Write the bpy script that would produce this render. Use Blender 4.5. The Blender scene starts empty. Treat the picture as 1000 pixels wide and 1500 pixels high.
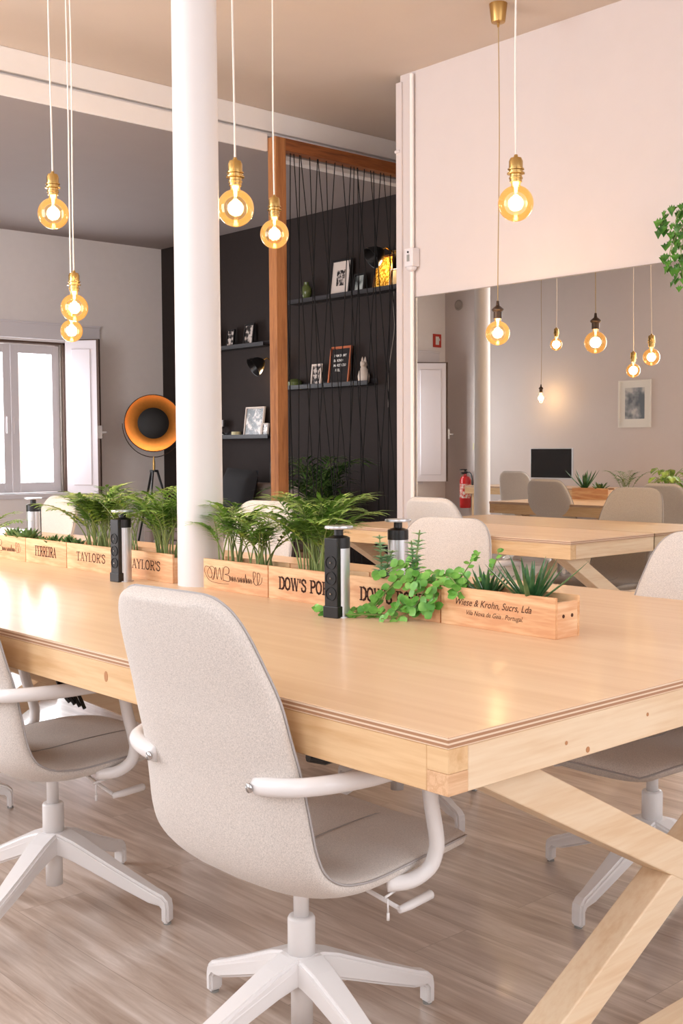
import bpy, bmesh, math, random
from mathutils import Vector, Matrix
R = math.radians
random.seed(7)
scene = bpy.context.scene
COL = scene.collection
# ---------------------------------------------------------------- camera
cam_d = bpy.data.cameras.new('camera'); cam = bpy.data.objects.new('camera', cam_d); COL.objects.link(cam)
cam_d.sensor_fit = 'VERTICAL'; cam_d.sensor_height = 36.0; cam_d.sensor_width = 24.0
cam_d.lens = 36.0 * 1697 / 1500
cam_d.clip_start = 0.02
YAW, PITCH, ROLL = 0.7345, -0.0552, -0.0058
cy, sy = math.cos(YAW), math.sin(YAW); cp, sp = math.cos(PITCH), math.sin(PITCH); cr, sr = math.cos(ROLL), math.sin(ROLL)
A = Matrix(((cy, -sy, 0), (sy, cy, 0), (0, 0, 1)))
B = Matrix(((1, 0, 0), (0, cp, sp), (0, -sp, cp)))
Cc = Matrix(((1, 0, 0), (0, 0, -1), (0, 1, 0)))
D = Matrix(((cr, -sr, 0), (sr, cr, 0), (0, 0, 1)))
Mc = D @ Cc @ B @ A
bc = (Matrix(((1, 0, 0), (0, -1, 0), (0, 0, -1))) @ Mc).transposed()
cam.matrix_world = Matrix.Translation((0, 0, 1.2)) @ bc.to_4x4()
scene.camera = cam
# ---------------------------------------------------------------- world, light, exposure
w = bpy.data.worlds.new('world'); scene.world = w; w.use_nodes = True
bg = w.node_tree.nodes['Background']; bg.inputs[0].default_value = (0.93, 0.95, 1.0, 1); bg.inputs[1].default_value = 2.1
scene.view_settings.view_transform = 'Standard'; scene.view_settings.look = 'None'
scene.view_settings.gamma = 1.0; scene.view_settings.use_curve_mapping = False
scene.view_settings.exposure = 0.50
BULB_W = 4.5
W_MID = 82
W_SIDE, W_FRONT, W_FAR = 6, 15, 46
def window_light(loc, rot, sx, sz, watts, color=(0.93, 0.95, 1.0)):
    l = bpy.data.lights.new('daylight', 'AREA'); l.shape = 'RECTANGLE'; l.size = sx; l.size_y = sz; l.energy = watts; l.color = color
    o = bpy.data.objects.new('daylight', l); COL.objects.link(o); o.location = loc; o.rotation_euler = rot; return o
# daylight lamps in added, unseen windows of the left wall and behind the camera
window_light((-0.50, 0.6, 2.0), (0, R(-90), 0), 2.3, 1.5, W_SIDE)
window_light((-0.50, 3.0, 2.0), (0, R(-90), 0), 2.3, 1.5, W_SIDE)
window_light((-0.50, 5.3, 2.0), (0, R(-90), 0), 2.3, 1.7, W_MID)  # added window, widened to carry light to the far wall
window_light((1.2, -2.42, 2.0), (R(90), 0, 0), 1.9, 2.4, W_FRONT)
window_light((3.6, -2.42, 2.0), (R(90), 0, 0), 1.9, 2.4, W_FRONT)
window_light((4.84, 9.86, 1.5), (R(-90), 0, 0), 0.95, 1.3, W_FAR, (0.93, 0.95, 1.0))
window_light((0.52, 9.86, 1.5), (R(-90), 0, 0), 0.95, 1.3, W_FAR, (0.93, 0.95, 1.0))

# ---------------------------------------------------------------- materials
def nt(name):
    m = bpy.data.materials.new(name); m.use_nodes = True
    t = m.node_tree; return m, t, t.nodes, t.links, t.nodes['Principled BSDF']
def lin(c):
    return tuple(((v / 255) / 12.92 if v / 255 <= .04045 else ((v / 255 + .055) / 1.055) ** 2.4) for v in c)
def plain(name, rgb, rough=.5, metal=0., bump=0., scale=60, var=0., coat=0., spec=.5):
    m, t, n, l, b = nt(name)
    c = lin(rgb); b.inputs['Base Color'].default_value = (*c, 1)
    b.inputs['Roughness'].default_value = rough; b.inputs['Metallic'].default_value = metal
    b.inputs['Coat Weight'].default_value = coat; b.inputs['Specular IOR Level'].default_value = spec
    tc = n.new('ShaderNodeTexCoord'); no = n.new('ShaderNodeTexNoise'); no.inputs['Scale'].default_value = scale; no.inputs['Detail'].default_value = 4
    l.new(tc.outputs['Object'], no.inputs['Vector'])
    mx = n.new('ShaderNodeMix'); mx.data_type = 'RGBA'
    mx.inputs[6].default_value = (*[v * (1 - var) for v in c], 1); mx.inputs[7].default_value = (*[min(1, v * (1 + var)) for v in c], 1)
    l.new(no.outputs['Fac'], mx.inputs[0]); l.new(mx.outputs[2], b.inputs['Base Color'])
    if bump:
        bp = n.new('ShaderNodeBump'); bp.inputs['Strength'].default_value = bump; bp.inputs['Distance'].default_value = .002
        l.new(no.outputs['Fac'], bp.inputs['Height']); l.new(bp.outputs[0], b.inputs['Normal'])
    return m
def wood(name, c1, c2, axis='Y', rough=.35, scale=6., rings=1.0, coat=0., bump=.1, stretch=14., dark=None):
    """grain running along one object axis: stretched noise + distorted bands"""
    m, t, n, l, b = nt(name)
    tc = n.new('ShaderNodeTexCoord'); mp = n.new('ShaderNodeMapping'); l.new(tc.outputs['Object'], mp.inputs[0])
    s = [scale * stretch / 6] * 3; s['XYZ'.index(axis)] = scale / 6
    mp.inputs['Scale'].default_value = s
    n1 = n.new('ShaderNodeTexNoise'); n1.inputs['Scale'].default_value = 1.2; n1.inputs['Detail'].default_value = 3; n1.inputs['Distortion'].default_value = .4
    l.new(mp.outputs[0], n1.inputs['Vector'])
    mul = n.new('ShaderNodeMath'); mul.operation = 'MULTIPLY'; mul.inputs[1].default_value = 18 * rings
    l.new(n1.outputs['Fac'], mul.inputs[0])
    sn = n.new('ShaderNodeMath'); sn.operation = 'SINE'; l.new(mul.outputs[0], sn.inputs[0])
    n2 = n.new('ShaderNodeTexNoise'); n2.inputs['Scale'].default_value = 9; n2.inputs['Detail'].default_value = 6
    l.new(mp.outputs[0], n2.inputs['Vector'])
    ad = n.new('ShaderNodeMath'); ad.operation = 'MULTIPLY_ADD'; ad.inputs[1].default_value = .22; l.new(sn.outputs[0], ad.inputs[0]); l.new(n2.outputs['Fac'], ad.inputs[2])
    cr_ = n.new('ShaderNodeValToRGB'); cr_.color_ramp.elements[0].position = .2; cr_.color_ramp.elements[1].position = .8
    cr_.color_ramp.elements[0].color = (*lin(c2), 1); cr_.color_ramp.elements[1].color = (*lin(c1), 1)
    l.new(ad.outputs[0], cr_.inputs[0]); l.new(cr_.outputs[0], b.inputs['Base Color'])
    b.inputs['Roughness'].default_value = rough; b.inputs['Coat Weight'].default_value = coat; b.inputs['Coat Roughness'].default_value = .12
    if bump:
        bp = n.new('ShaderNodeBump'); bp.inputs['Strength'].default_value = bump; bp.inputs['Distance'].default_value = .001
        l.new(ad.outputs[0], bp.inputs['Height']); l.new(bp.outputs[0], b.inputs['Normal'])
    return m
def fabric_mat(name, rgb):
    m, t, n, l, b = nt(name); c = lin(rgb)
    tc = n.new('ShaderNodeTexCoord')
    w1 = n.new('ShaderNodeTexNoise'); w1.inputs['Scale'].default_value = 900; w1.inputs['Detail'].default_value = 2
    mp = n.new('ShaderNodeMapping'); mp.inputs['Scale'].default_value = (1, .25, 1); l.new(tc.outputs['Object'], mp.inputs[0]); l.new(mp.outputs[0], w1.inputs['Vector'])
    w2 = n.new('ShaderNodeTexNoise'); w2.inputs['Scale'].default_value = 900
    mp2 = n.new('ShaderNodeMapping'); mp2.inputs['Scale'].default_value = (1, 1, .25); l.new(tc.outputs['Object'], mp2.inputs[0]); l.new(mp2.outputs[0], w2.inputs['Vector'])
    ad = n.new('ShaderNodeMath'); ad.operation = 'ADD'; l.new(w1.outputs['Fac'], ad.inputs[0]); l.new(w2.outputs['Fac'], ad.inputs[1])
    cr_ = n.new('ShaderNodeValToRGB'); cr_.color_ramp.elements[0].position = .35; cr_.color_ramp.elements[1].position = .62
    cr_.color_ramp.elements[0].color = (*[v * .74 for v in c], 1); cr_.color_ramp.elements[1].color = (*[min(1, v * 1.12) for v in c], 1)
    hf = n.new('ShaderNodeMath'); hf.operation = 'MULTIPLY'; hf.inputs[1].default_value = .5; l.new(ad.outputs[0], hf.inputs[0])
    l.new(hf.outputs[0], cr_.inputs[0]); l.new(cr_.outputs[0], b.inputs['Base Color'])
    b.inputs['Roughness'].default_value = .95; b.inputs['Sheen Weight'].default_value = .25; b.inputs['Specular IOR Level'].default_value = .15
    bp = n.new('ShaderNodeBump'); bp.inputs['Strength'].default_value = .35; bp.inputs['Distance'].default_value = .001
    l.new(hf.outputs[0], bp.inputs['Height']); l.new(bp.outputs[0], b.inputs['Normal'])
    return m
def floor_mat():
    m, t, n, l, b = nt('laminate_floor')
    tc = n.new('ShaderNodeTexCoord')
    mp = n.new('ShaderNodeMapping'); mp.inputs['Rotation'].default_value = (0, 0, R(90)); l.new(tc.outputs['Object'], mp.inputs[0])
    br = n.new('ShaderNodeTexBrick'); br.inputs['Scale'].default_value = 1; br.inputs['Brick Width'].default_value = 1.38; br.inputs['Row Height'].default_value = .193
    br.inputs['Mortar Size'].default_value = .0008; br.inputs['Mortar Smooth'].default_value = .3; br.offset = .37
    br.inputs['Color1'].default_value = (0, 0, 0, 1); br.inputs['Color2'].default_value = (1, 1, 1, 1); br.inputs['Mortar'].default_value = (.5, .5, .5, 1)
    l.new(mp.outputs[0], br.inputs['Vector'])
    # per plank random offset of the grain
    sc = n.new('ShaderNodeVectorMath'); sc.operation = 'SCALE'; sc.inputs['Scale'].default_value = 7.0; l.new(br.outputs['Color'], sc.inputs[0])
    mp2 = n.new('ShaderNodeMapping'); mp2.inputs['Scale'].default_value = (22, 1.6, 22); l.new(tc.outputs['Object'], mp2.inputs[0])
    av = n.new('ShaderNodeVectorMath'); av.operation = 'ADD'; l.new(mp2.outputs[0], av.inputs[0]); l.new(sc.outputs[0], av.inputs[1])
    n1 = n.new('ShaderNodeTexNoise'); n1.inputs['Scale'].default_value = 1.3; n1.inputs['Detail'].default_value = 7; n1.inputs['Roughness'].default_value = .62; n1.inputs['Distortion'].default_value = .5
    l.new(av.outputs[0], n1.inputs['Vector'])
    cr_ = n.new('ShaderNodeValToRGB'); e = cr_.color_ramp.elements
    e[0].position = .3; e[0].color = (*lin((170, 148, 132)), 1); e[1].position = .72; e[1].color = (*lin((232, 218, 208)), 1)
    k = e.new(.52); k.color = (*lin((204, 186, 172)), 1)
    l.new(n1.outputs['Fac'], cr_.inputs[0])
    hs = n.new('ShaderNodeMix'); hs.data_type = 'RGBA'; hs.blend_type = 'MULTIPLY'; hs.inputs[0].default_value = .12
    l.new(cr_.outputs[0], hs.inputs[6]); l.new(br.outputs['Color'], hs.inputs[7])
    mm = n.new('ShaderNodeMix'); mm.data_type = 'RGBA'; mm.inputs[7].default_value = (*lin((160, 144, 130)), 1)
    l.new(hs.outputs[2], mm.inputs[6]); l.new(br.outputs['Fac'], mm.inputs[0])
    l.new(mm.outputs[2], b.inputs['Base Color'])
    b.inputs['Roughness'].default_value = .32; b.inputs['Coat Weight'].default_value = .5; b.inputs['Coat Roughness'].default_value = .1
    bp = n.new('ShaderNodeBump'); bp.inputs['Strength'].default_value = .12; bp.inputs['Distance'].default_value = .001
    l.new(n1.outputs['Fac'], bp.inputs['Height']); l.new(bp.outputs[0], b.inputs['Normal'])
    return m
def ply_mat(name):
    """birch ply: veneer on top, stacked layers on the edge"""
    m, t, n, l, b = nt(name)
    tc = n.new('ShaderNodeTexCoord'); geo = n.new('ShaderNodeNewGeometry')
    mp = n.new('ShaderNodeMapping'); mp.inputs['Scale'].default_value = (16, .8, 1); l.new(tc.outputs['Object'], mp.inputs[0])
    n1 = n.new('ShaderNodeTexNoise'); n1.inputs['Scale'].default_value = 1.6; n1.inputs['Detail'].default_value = 8; n1.inputs['Distortion'].default_value = .6; l.new(mp.outputs[0], n1.inputs['Vector'])
    top = n.new('ShaderNodeValToRGB'); top.color_ramp.elements[0].position = .25; top.color_ramp.elements[1].position = .8
    top.color_ramp.elements[0].color = (*lin((228, 190, 150)), 1); top.color_ramp.elements[1].color = (*lin((242, 210, 174)), 1); l.new(n1.outputs['Fac'], top.inputs[0])
    sx = n.new('ShaderNodeSeparateXYZ'); l.new(tc.outputs['Object'], sx.inputs[0])
    ml = n.new('ShaderNodeMath'); ml.operation = 'MULTIPLY'; ml.inputs[1].default_value = 2 * math.pi / .0076; l.new(sx.outputs[2], ml.inputs[0])
    sn = n.new('ShaderNodeMath'); sn.operation = 'SINE'; l.new(ml.outputs[0], sn.inputs[0])
    ed = n.new('ShaderNodeValToRGB'); ed.color_ramp.elements[0].position = .15; ed.color_ramp.elements[0].color = (*lin((178, 132, 98)), 1)
    ed.color_ramp.elements[1].position = .45; ed.color_ramp.elements[1].color = (*lin((236, 212, 186)), 1)
    l.new(sn.outputs[0], ed.inputs[0])
    sn2 = n.new('ShaderNodeSeparateXYZ'); l.new(geo.outputs['Normal'], sn2.inputs[0])
    gt = n.new('ShaderNodeMath'); gt.operation = 'GREATER_THAN'; gt.inputs[1].default_value = .6
    ab = n.new('ShaderNodeMath'); ab.operation = 'ABSOLUTE'; l.new(sn2.outputs[2], ab.inputs[0]); l.new(ab.outputs[0], gt.inputs[0])
    mx = n.new('ShaderNodeMix'); mx.data_type = 'RGBA'; l.new(gt.outputs[0], mx.inputs[0]); l.new(ed.outputs[0], mx.inputs[6]); l.new(top.outputs[0], mx.inputs[7])
    l.new(mx.outputs[2], b.inputs['Base Color'])
    b.inputs['Roughness'].default_value = .4; b.inputs['Coat Weight'].default_value = .22; b.inputs['Coat Roughness'].default_value = .16
    return m
def emit(name, rgb, s):
    m, t, n, l, b = nt(name); b.inputs['Base Color'].default_value = (*rgb, 1)
    b.inputs['Emission Color'].default_value = (*rgb, 1); b.inputs['Emission Strength'].default_value = s; return m
def globe_mat():
    m, t, n, l, b = nt('amber_glass'); out = n['Material Output']; n.remove(b)
    tr = n.new('ShaderNodeBsdfTransparent'); tr.inputs[0].default_value = (1.0, .87, .64, 1)
    gl = n.new('ShaderNodeBsdfGlossy'); gl.inputs['Roughness'].default_value = .03; gl.inputs[0].default_value = (1, .93, .8, 1)
    em = n.new('ShaderNodeEmission'); em.inputs[0].default_value = (1, .52, .18, 1); em.inputs[1].default_value = .13
    lw = n.new('ShaderNodeLayerWeight'); lw.inputs[0].default_value = .35
    m1 = n.new('ShaderNodeMixShader'); l.new(lw.outputs['Fresnel'], m1.inputs[0]); l.new(tr.outputs[0], m1.inputs[1]); l.new(gl.outputs[0], m1.inputs[2])
    ad = n.new('ShaderNodeAddShader'); l.new(m1.outputs[0], ad.inputs[0]); l.new(em.outputs[0], ad.inputs[1]); l.new(ad.outputs[0], out.inputs[0]); return m
def glass_mat():
    m, t, n, l, b = nt('window_glass'); out = n['Material Output']; n.remove(b)
    tr = n.new('ShaderNodeBsdfTransparent'); tr.inputs[0].default_value = (.97, .98, .98, 1)
    gl = n.new('ShaderNodeBsdfGlossy'); gl.inputs['Roughness'].default_value = .02
    m1 = n.new('ShaderNodeMixShader'); m1.inputs[0].default_value = .06; l.new(tr.outputs[0], m1.inputs[1]); l.new(gl.outputs[0], m1.inputs[2]); l.new(m1.outputs[0], out.inputs[0]); return m
def leaf_mat(name, c1, c2, rough=.45):
    m, t, n, l, b = nt(name); tc = n.new('ShaderNodeTexCoord'); no = n.new('ShaderNodeTexNoise'); no.inputs['Scale'].default_value = 22; l.new(tc.outputs['Object'], no.inputs['Vector'])
    cr_ = n.new('ShaderNodeValToRGB'); cr_.color_ramp.elements[0].position = .35; cr_.color_ramp.elements[1].position = .65
    cr_.color_ramp.elements[0].color = (*lin(c1), 1); cr_.color_ramp.elements[1].color = (*lin(c2), 1); l.new(no.outputs['Fac'], cr_.inputs[0]); l.new(cr_.outputs[0], b.inputs['Base Color'])
    b.inputs['Roughness'].default_value = rough; b.inputs['Transmission Weight'].default_value = 0; b.inputs['Subsurface Weight'].default_value = 0
    return m
def art_mat(name, cols, scale, seed, thr=(.42, .5, .58)):
    """abstract photo-like print"""
    m, t, n, l, b = nt(name); tc = n.new('ShaderNodeTexCoord'); mp = n.new('ShaderNodeMapping'); mp.inputs['Location'].default_value = (seed, seed * 2, seed * 3); l.new(tc.outputs['Object'], mp.inputs[0])
    no = n.new('ShaderNodeTexNoise'); no.inputs['Scale'].default_value = scale; no.inputs['Detail'].default_value = 3; l.new(mp.outputs[0], no.inputs['Vector'])
    r = n.new('ShaderNodeValToRGB'); r.color_ramp.elements[0].position = thr[0]; r.color_ramp.elements[1].position = thr[2]
    r.color_ramp.elements[0].color = (*lin(cols[0]), 1); r.color_ramp.elements[1].color = (*lin(cols[2]), 1); e = r.color_ramp.elements.new(thr[1]); e.color = (*lin(cols[1]), 1)
    l.new(no.outputs['Fac'], r.inputs[0]); l.new(r.outputs[0], b.inputs['Base Color']); b.inputs['Roughness'].default_value = .25; return m
M = dict(
    wall=plain('wall_paint', (214, 203, 200), .7, bump=.15, scale=9, var=.02),
    wallcool=plain('wall_paint_grey', (242, 234, 230), .7, bump=.3, scale=14, var=.03),
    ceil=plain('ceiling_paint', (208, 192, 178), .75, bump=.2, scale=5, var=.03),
    ceilback=plain('ceiling_paint_shaded', (160, 148, 144), .75, bump=.2, scale=5, var=.03),  # darker copy of the ceiling paint; shade beyond the beam put into its colour
    beam=plain('beam_paint', (244, 238, 234), .6, bump=.25, scale=12, var=.02),
    dark=plain('charcoal_wall_paint', (50, 42, 40), .75, spec=.2, bump=.4, scale=30, var=.08),
    floor=floor_mat(), ply=ply_mat('birch_ply'),
    pineY=wood('pine_along_y', (234, 198, 152), (216, 172, 122), 'Y', .45, rings=.8),
    pineX=wood('pine_along_x', (240, 216, 184), (228, 196, 158), 'X', .45, rings=.8),
    pineEnd=wood('pine_end_grain', (232, 192, 152), (216, 170, 128), 'X', .5, scale=20, rings=1.2),
    pineZ=wood('pine_along_z', (240, 208, 166), (224, 180, 132), 'Z', .45, rings=.9),
    crate=wood('crate_pine', (236, 192, 144), (212, 154, 108), 'Y', .55, scale=10, rings=1.3, stretch=10),
    crateEnd=wood('crate_pine_end', (242, 206, 164), (222, 166, 122), 'X', .55, scale=10, rings=1.3, stretch=10),
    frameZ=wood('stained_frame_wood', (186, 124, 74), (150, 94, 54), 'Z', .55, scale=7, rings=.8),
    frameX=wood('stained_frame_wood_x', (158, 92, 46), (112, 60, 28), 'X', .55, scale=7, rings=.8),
    ink=plain('branded_ink', (74, 38, 18), .8),
    fabric=fabric_mat('beige_fabric', (219, 210, 202)), fabricg=fabric_mat('oatmeal_fabric', (212, 196, 180)),
    pipe=plain('piping_fabric', (176, 170, 168), .9),
    white=plain('white_enamel', (236, 232, 230), .35, coat=.2), column=plain('column_paint', (226, 220, 218), .45, bump=.25, scale=10, var=.015),
    glide=plain('grey_glide', (150, 150, 146), .6),
    brass=plain('brass', (206, 172, 108), .25, 1.0), brassd=plain('brushed_brass', (188, 150, 92), .35, 1.0), bronze=plain('dark_bronze', (74, 56, 44), .4, .7),
    cordw=plain('white_cord', (238, 228, 220), .7), cordb=plain('gold_cord', (176, 148, 104), .7), black=plain('black_plastic', (22, 21, 22), .35), blackm=plain('matt_black', (20, 18, 18), .6),
    string=plain('black_string', (7, 6, 6), .8), alu=plain('brushed_aluminium', (206, 208, 212), .32, .75), chrome=plain('chrome', (190, 190, 190), .15, 1.0),
    gold=plain('gold_leaf_reflector', (206, 146, 84), .34, 1.0, bump=.1, scale=40, var=.1), globe=globe_mat(), core=emit('filament_glow', (1, .78, .45), 38.0), glass=glass_mat(),
    soil=plain('potting_soil', (48, 34, 26), .95, bump=1, scale=200, var=.4),
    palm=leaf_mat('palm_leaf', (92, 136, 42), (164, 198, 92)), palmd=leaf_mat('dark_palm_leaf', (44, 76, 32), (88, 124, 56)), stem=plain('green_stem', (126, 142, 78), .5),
    creeper=leaf_mat('round_leaf', (78, 146, 44), (136, 196, 88)), mint=leaf_mat('pale_green_leaf', (146, 190, 146), (196, 226, 188)), aloe=leaf_mat('aloe_leaf', (38, 84, 44), (82, 128, 80), .35),
    succ=leaf_mat('succulent_leaf', (62, 98, 50), (120, 150, 84)), ivy=leaf_mat('ivy_leaf', (40, 92, 22), (84, 140, 44)),
    stone=plain('window_stone', (148, 138, 130), .8, bump=.6, scale=25, var=.15), brownedge=plain('brown_trim', (88, 66, 54), .6), winwhite=plain('window_paint', (228, 222, 224), .4),
    shutter=plain('shutter_paint', (236, 228, 232), .4), red=plain('extinguisher_red', (200, 26, 30), .3, coat=.5), screen=plain('monitor_glass', (18, 18, 22), .08), paper=plain('white_paper', (236, 232, 226), .6),
    mat_white=plain('mount_card', (228, 214, 204), .6), copper=plain('copper_frame', (206, 122, 84), .35, .6), ceramic=plain('white_ceramic', (222, 206, 192), .35), vase=plain('green_glass_vase', (92, 104, 58), .2), sofa=plain('grey_brown_sofa', (128, 112, 104), .9, bump=.3, scale=200, var=.1), cushion=plain('black_cushion', (24, 22, 24), .85),
    sign=plain('sign_red', (196, 60, 44), .5), signy=plain('sign_cream', (214, 204, 160), .5), olive=plain('olive_ink', (80, 84, 40), .6),
    extwall=plain('outside_wall', (240, 222, 214), .9, bump=.3, scale=6, var=.06), extbrick=None, grass=plain('outside_ground', (170, 160, 150), .9), tree=leaf_mat('tree_leaf', (70, 110, 100), (130, 170, 160)), redleaf=leaf_mat('red_shrub_leaf', (150, 70, 60), (190, 110, 90)),
    terracotta=plain('woven_pot', (120, 90, 64), .85, bump=.8, scale=90, var=.2), vent=plain('vent_grey', (168, 158, 150), .6))
def mirror_mat():
    m, t, n, l, b = nt('mirror_silver'); b.inputs['Base Color'].default_value = (.77, .77, .735, 1); b.inputs['Metallic'].default_value = 1; b.inputs['Roughness'].default_value = .0
    no = n.new('ShaderNodeTexNoise'); no.inputs['Scale'].default_value = 2
    mx = n.new('ShaderNodeMix'); mx.data_type = 'RGBA'; mx.inputs[6].default_value = (.765, .765, .725, 1); mx.inputs[7].default_value = (.785, .78, .745, 1); l.new(no.outputs['Fac'], mx.inputs[0]); l.new(mx.outputs[2], b.inputs['Base Color'])
    return m
M['mirror'] = mirror_mat()

# ---------------------------------------------------------------- mesh helpers
class MB:
    def __init__(s): s.b = bmesh.new()
    def face(s, vs):
        try: return s.b.faces.new(vs)
        except ValueError: return None
    def box(s, x0, x1, y0, y1, z0, z1, mtx=None):
        v = [Vector(p) for p in ((x0, y0, z0), (x1, y0, z0), (x1, y1, z0), (x0, y1, z0), (x0, y0, z1), (x1, y0, z1), (x1, y1, z1), (x0, y1, z1))]
        if mtx: v = [mtx @ p for p in v]
        v = [s.b.verts.new(p) for p in v]
        for f in ((3, 2, 1, 0), (4, 5, 6, 7), (0, 1, 5, 4), (1, 2, 6, 5), (2, 3, 7, 6), (3, 0, 4, 7)): s.face([v[i] for i in f])
        return s
    def bar(s, p, q, wx, wz, up=Vector((0, 1, 0))):
        p, q = Vector(p), Vector(q); d = (q - p).normalized(); a = d.cross(up)
        if a.length < 1e-4: a = d.cross(Vector((1, 0, 0)))
        a.normalize(); b = a.cross(d).normalized(); vs = []
        for e in (p, q):
            for i, j in ((-1, -1), (1, -1), (1, 1), (-1, 1)): vs.append(s.b.verts.new(e + a * i * wx / 2 + b * j * wz / 2))
        for f in ((3, 2, 1, 0), (4, 5, 6, 7), (0, 1, 5, 4), (1, 2, 6, 5), (2, 3, 7, 6), (3, 0, 4, 7)): s.face([vs[i] for i in f])
        return s
    def tube(s, pts, r, n=8, caps=True, flat=1.0):
        pts = [Vector(p) for p in pts]; k = len(pts)
        rr = r if isinstance(r, (list, tuple)) else [r] * k
        rings = []; prev = None
        for i, p in enumerate(pts):
            d = (pts[min(i + 1, k - 1)] - pts[max(i - 1, 0)]).normalized()
            if prev is None:
                a = d.cross(Vector((0, 0, 1)));
                if a.length < 1e-3: a = d.cross(Vector((1, 0, 0)))
                a.normalize()
            else: a = (prev - d * prev.dot(d)).normalized()
            prev = a; b = d.cross(a)
            rings.append([s.b.verts.new(p + (a * math.cos(2 * math.pi * j / n) + b * math.sin(2 * math.pi * j / n) * flat) * rr[i]) for j in range(n)])
        for i in range(k - 1):
            for j in range(n): s.face([rings[i][j], rings[i][(j + 1) % n], rings[i + 1][(j + 1) % n], rings[i + 1][j]])
        if caps: s.face(rings[0][::-1]); s.face(rings[-1])
        return s
    def lathe(s, prof, n=24, c=(0, 0, 0), mtx=None, caps=True):
        rings = []
        for r, z in prof:
            ring = []
            for j in range(n):
                p = Vector((max(r, 1e-5) * math.cos(2 * math.pi * j / n), max(r, 1e-5) * math.sin(2 * math.pi * j / n), z)); p = (mtx @ p if mtx else p) + Vector(c); ring.append(s.b.verts.new(p))
            rings.append(ring)
        for i in range(len(rings) - 1):
            for j in range(n): s.face([rings[i][j], rings[i][(j + 1) % n], rings[i + 1][(j + 1) % n], rings[i + 1][j]])
        if caps: s.face(rings[0][::-1]); s.face(rings[-1])
        return s
    def sphere(s, c, rx, ry=None, rz=None, n=16):
        ry = ry or rx; rz = rz or rx
        prof = [(math.sin(math.pi * i / n), -math.cos(math.pi * i / n)) for i in range(n + 1)]
        return s.lathe(prof, n, c, Matrix.Diagonal((rx, ry, rz)))
    def poly(s, pts):
        return s.face([s.b.verts.new(p) for p in pts])
    def prism(s, pts, d):
        """extrude planar polygon by vector d"""
        d = Vector(d); a = [s.b.verts.new(p) for p in pts]; b = [s.b.verts.new(Vector(p) + d) for p in pts]
        s.face(a[::-1]); s.face(b)
        for i in range(len(a)): s.face([a[i], a[(i + 1) % len(a)], b[(i + 1) % len(a)], b[i]])
        return s
    def done(s, name, mat, parent=None, smooth=False, bevel=0, seg=2, loc=None, rotz=0, solid=0, subd=0):
        bmesh.ops.recalc_face_normals(s.b, faces=s.b.faces)
        me = bpy.data.meshes.new(name); s.b.to_mesh(me); s.b.free(); me.materials.append(mat)
        return link(name, me, parent, smooth, bevel, seg, loc, rotz, solid, subd)
def link(name, me, parent=None, smooth=False, bevel=0, seg=2, loc=None, rotz=0, solid=0, subd=0):
    o = bpy.data.objects.new(name, me); COL.objects.link(o)
    if parent: o.parent = parent
    if loc: o.location = loc
    if rotz: o.rotation_euler.z = rotz
    if smooth:
        me.polygons.foreach_set('use_smooth', [True] * len(me.polygons))
        me.set_sharp_from_angle(angle=R(40)) if hasattr(me, 'set_sharp_from_angle') else None
    if solid: md = o.modifiers.new('solid', 'SOLIDIFY'); md.thickness = solid; md.offset = 0
    if bevel: md = o.modifiers.new('bevel', 'BEVEL'); md.width = bevel; md.segments = seg; md.limit_method = 'ANGLE'; md.angle_limit = R(35)
    if subd: md = o.modifiers.new('sub', 'SUBSURF'); md.levels = subd; md.render_levels = subd
    return o
def tag(o, label, cat, group=None, kind=None):
    o['label'] = label; o['category'] = cat
    if group: o['group'] = group
    if kind: o['kind'] = kind
    return o
def thing(name, label, cat, loc=(0, 0, 0), rotz=0, group=None):
    o = bpy.data.objects.new(name, None); COL.objects.link(o); o.location = loc; o.rotation_euler.z = rotz; o.empty_display_size = .05
    return tag(o, label, cat, group)
def struct(name, mb, mat, label, **k):
    o = mb.done(name, mat, **k); o['kind'] = 'structure'; o['label'] = label; return o
def spline(pts, n=8):
    pts = [Vector(p) for p in pts]; out = []
    for i in range(len(pts) - 1):
        p0 = pts[max(i - 1, 0)]; p1 = pts[i]; p2 = pts[i + 1]; p3 = pts[min(i + 2, len(pts) - 1)]
        for k in range(n):
            t = k / n; out.append(.5 * ((2 * p1) + (p2 - p0) * t + (2 * p0 - 5 * p1 + 4 * p2 - p3) * t * t + (3 * p1 - p0 - 3 * p2 + p3) * t ** 3))
    out.append(pts[-1]); return out

# ---------------------------------------------------------------- room shell
XO, XM, XD = -0.48, 5.05, 6.45
YW, YB, YC = 9.78, 6.12, 5.04
ZC, ZB, YBACK = 3.44, 3.17, -2.4
struct('floor', MB().box(XO - .2, XD + .2, YBACK - .2, YW + .2, -.1, 0), M['floor'], 'grey-brown wood laminate floor')
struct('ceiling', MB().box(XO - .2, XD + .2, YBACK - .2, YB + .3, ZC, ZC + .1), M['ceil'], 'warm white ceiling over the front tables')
o = struct('ceiling', MB().box(XO - .2, XD + .2, YB + .0, YW + .2, ZB, ZB + .1), M['ceilback'], 'lower shaded ceiling beyond the beam')
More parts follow.
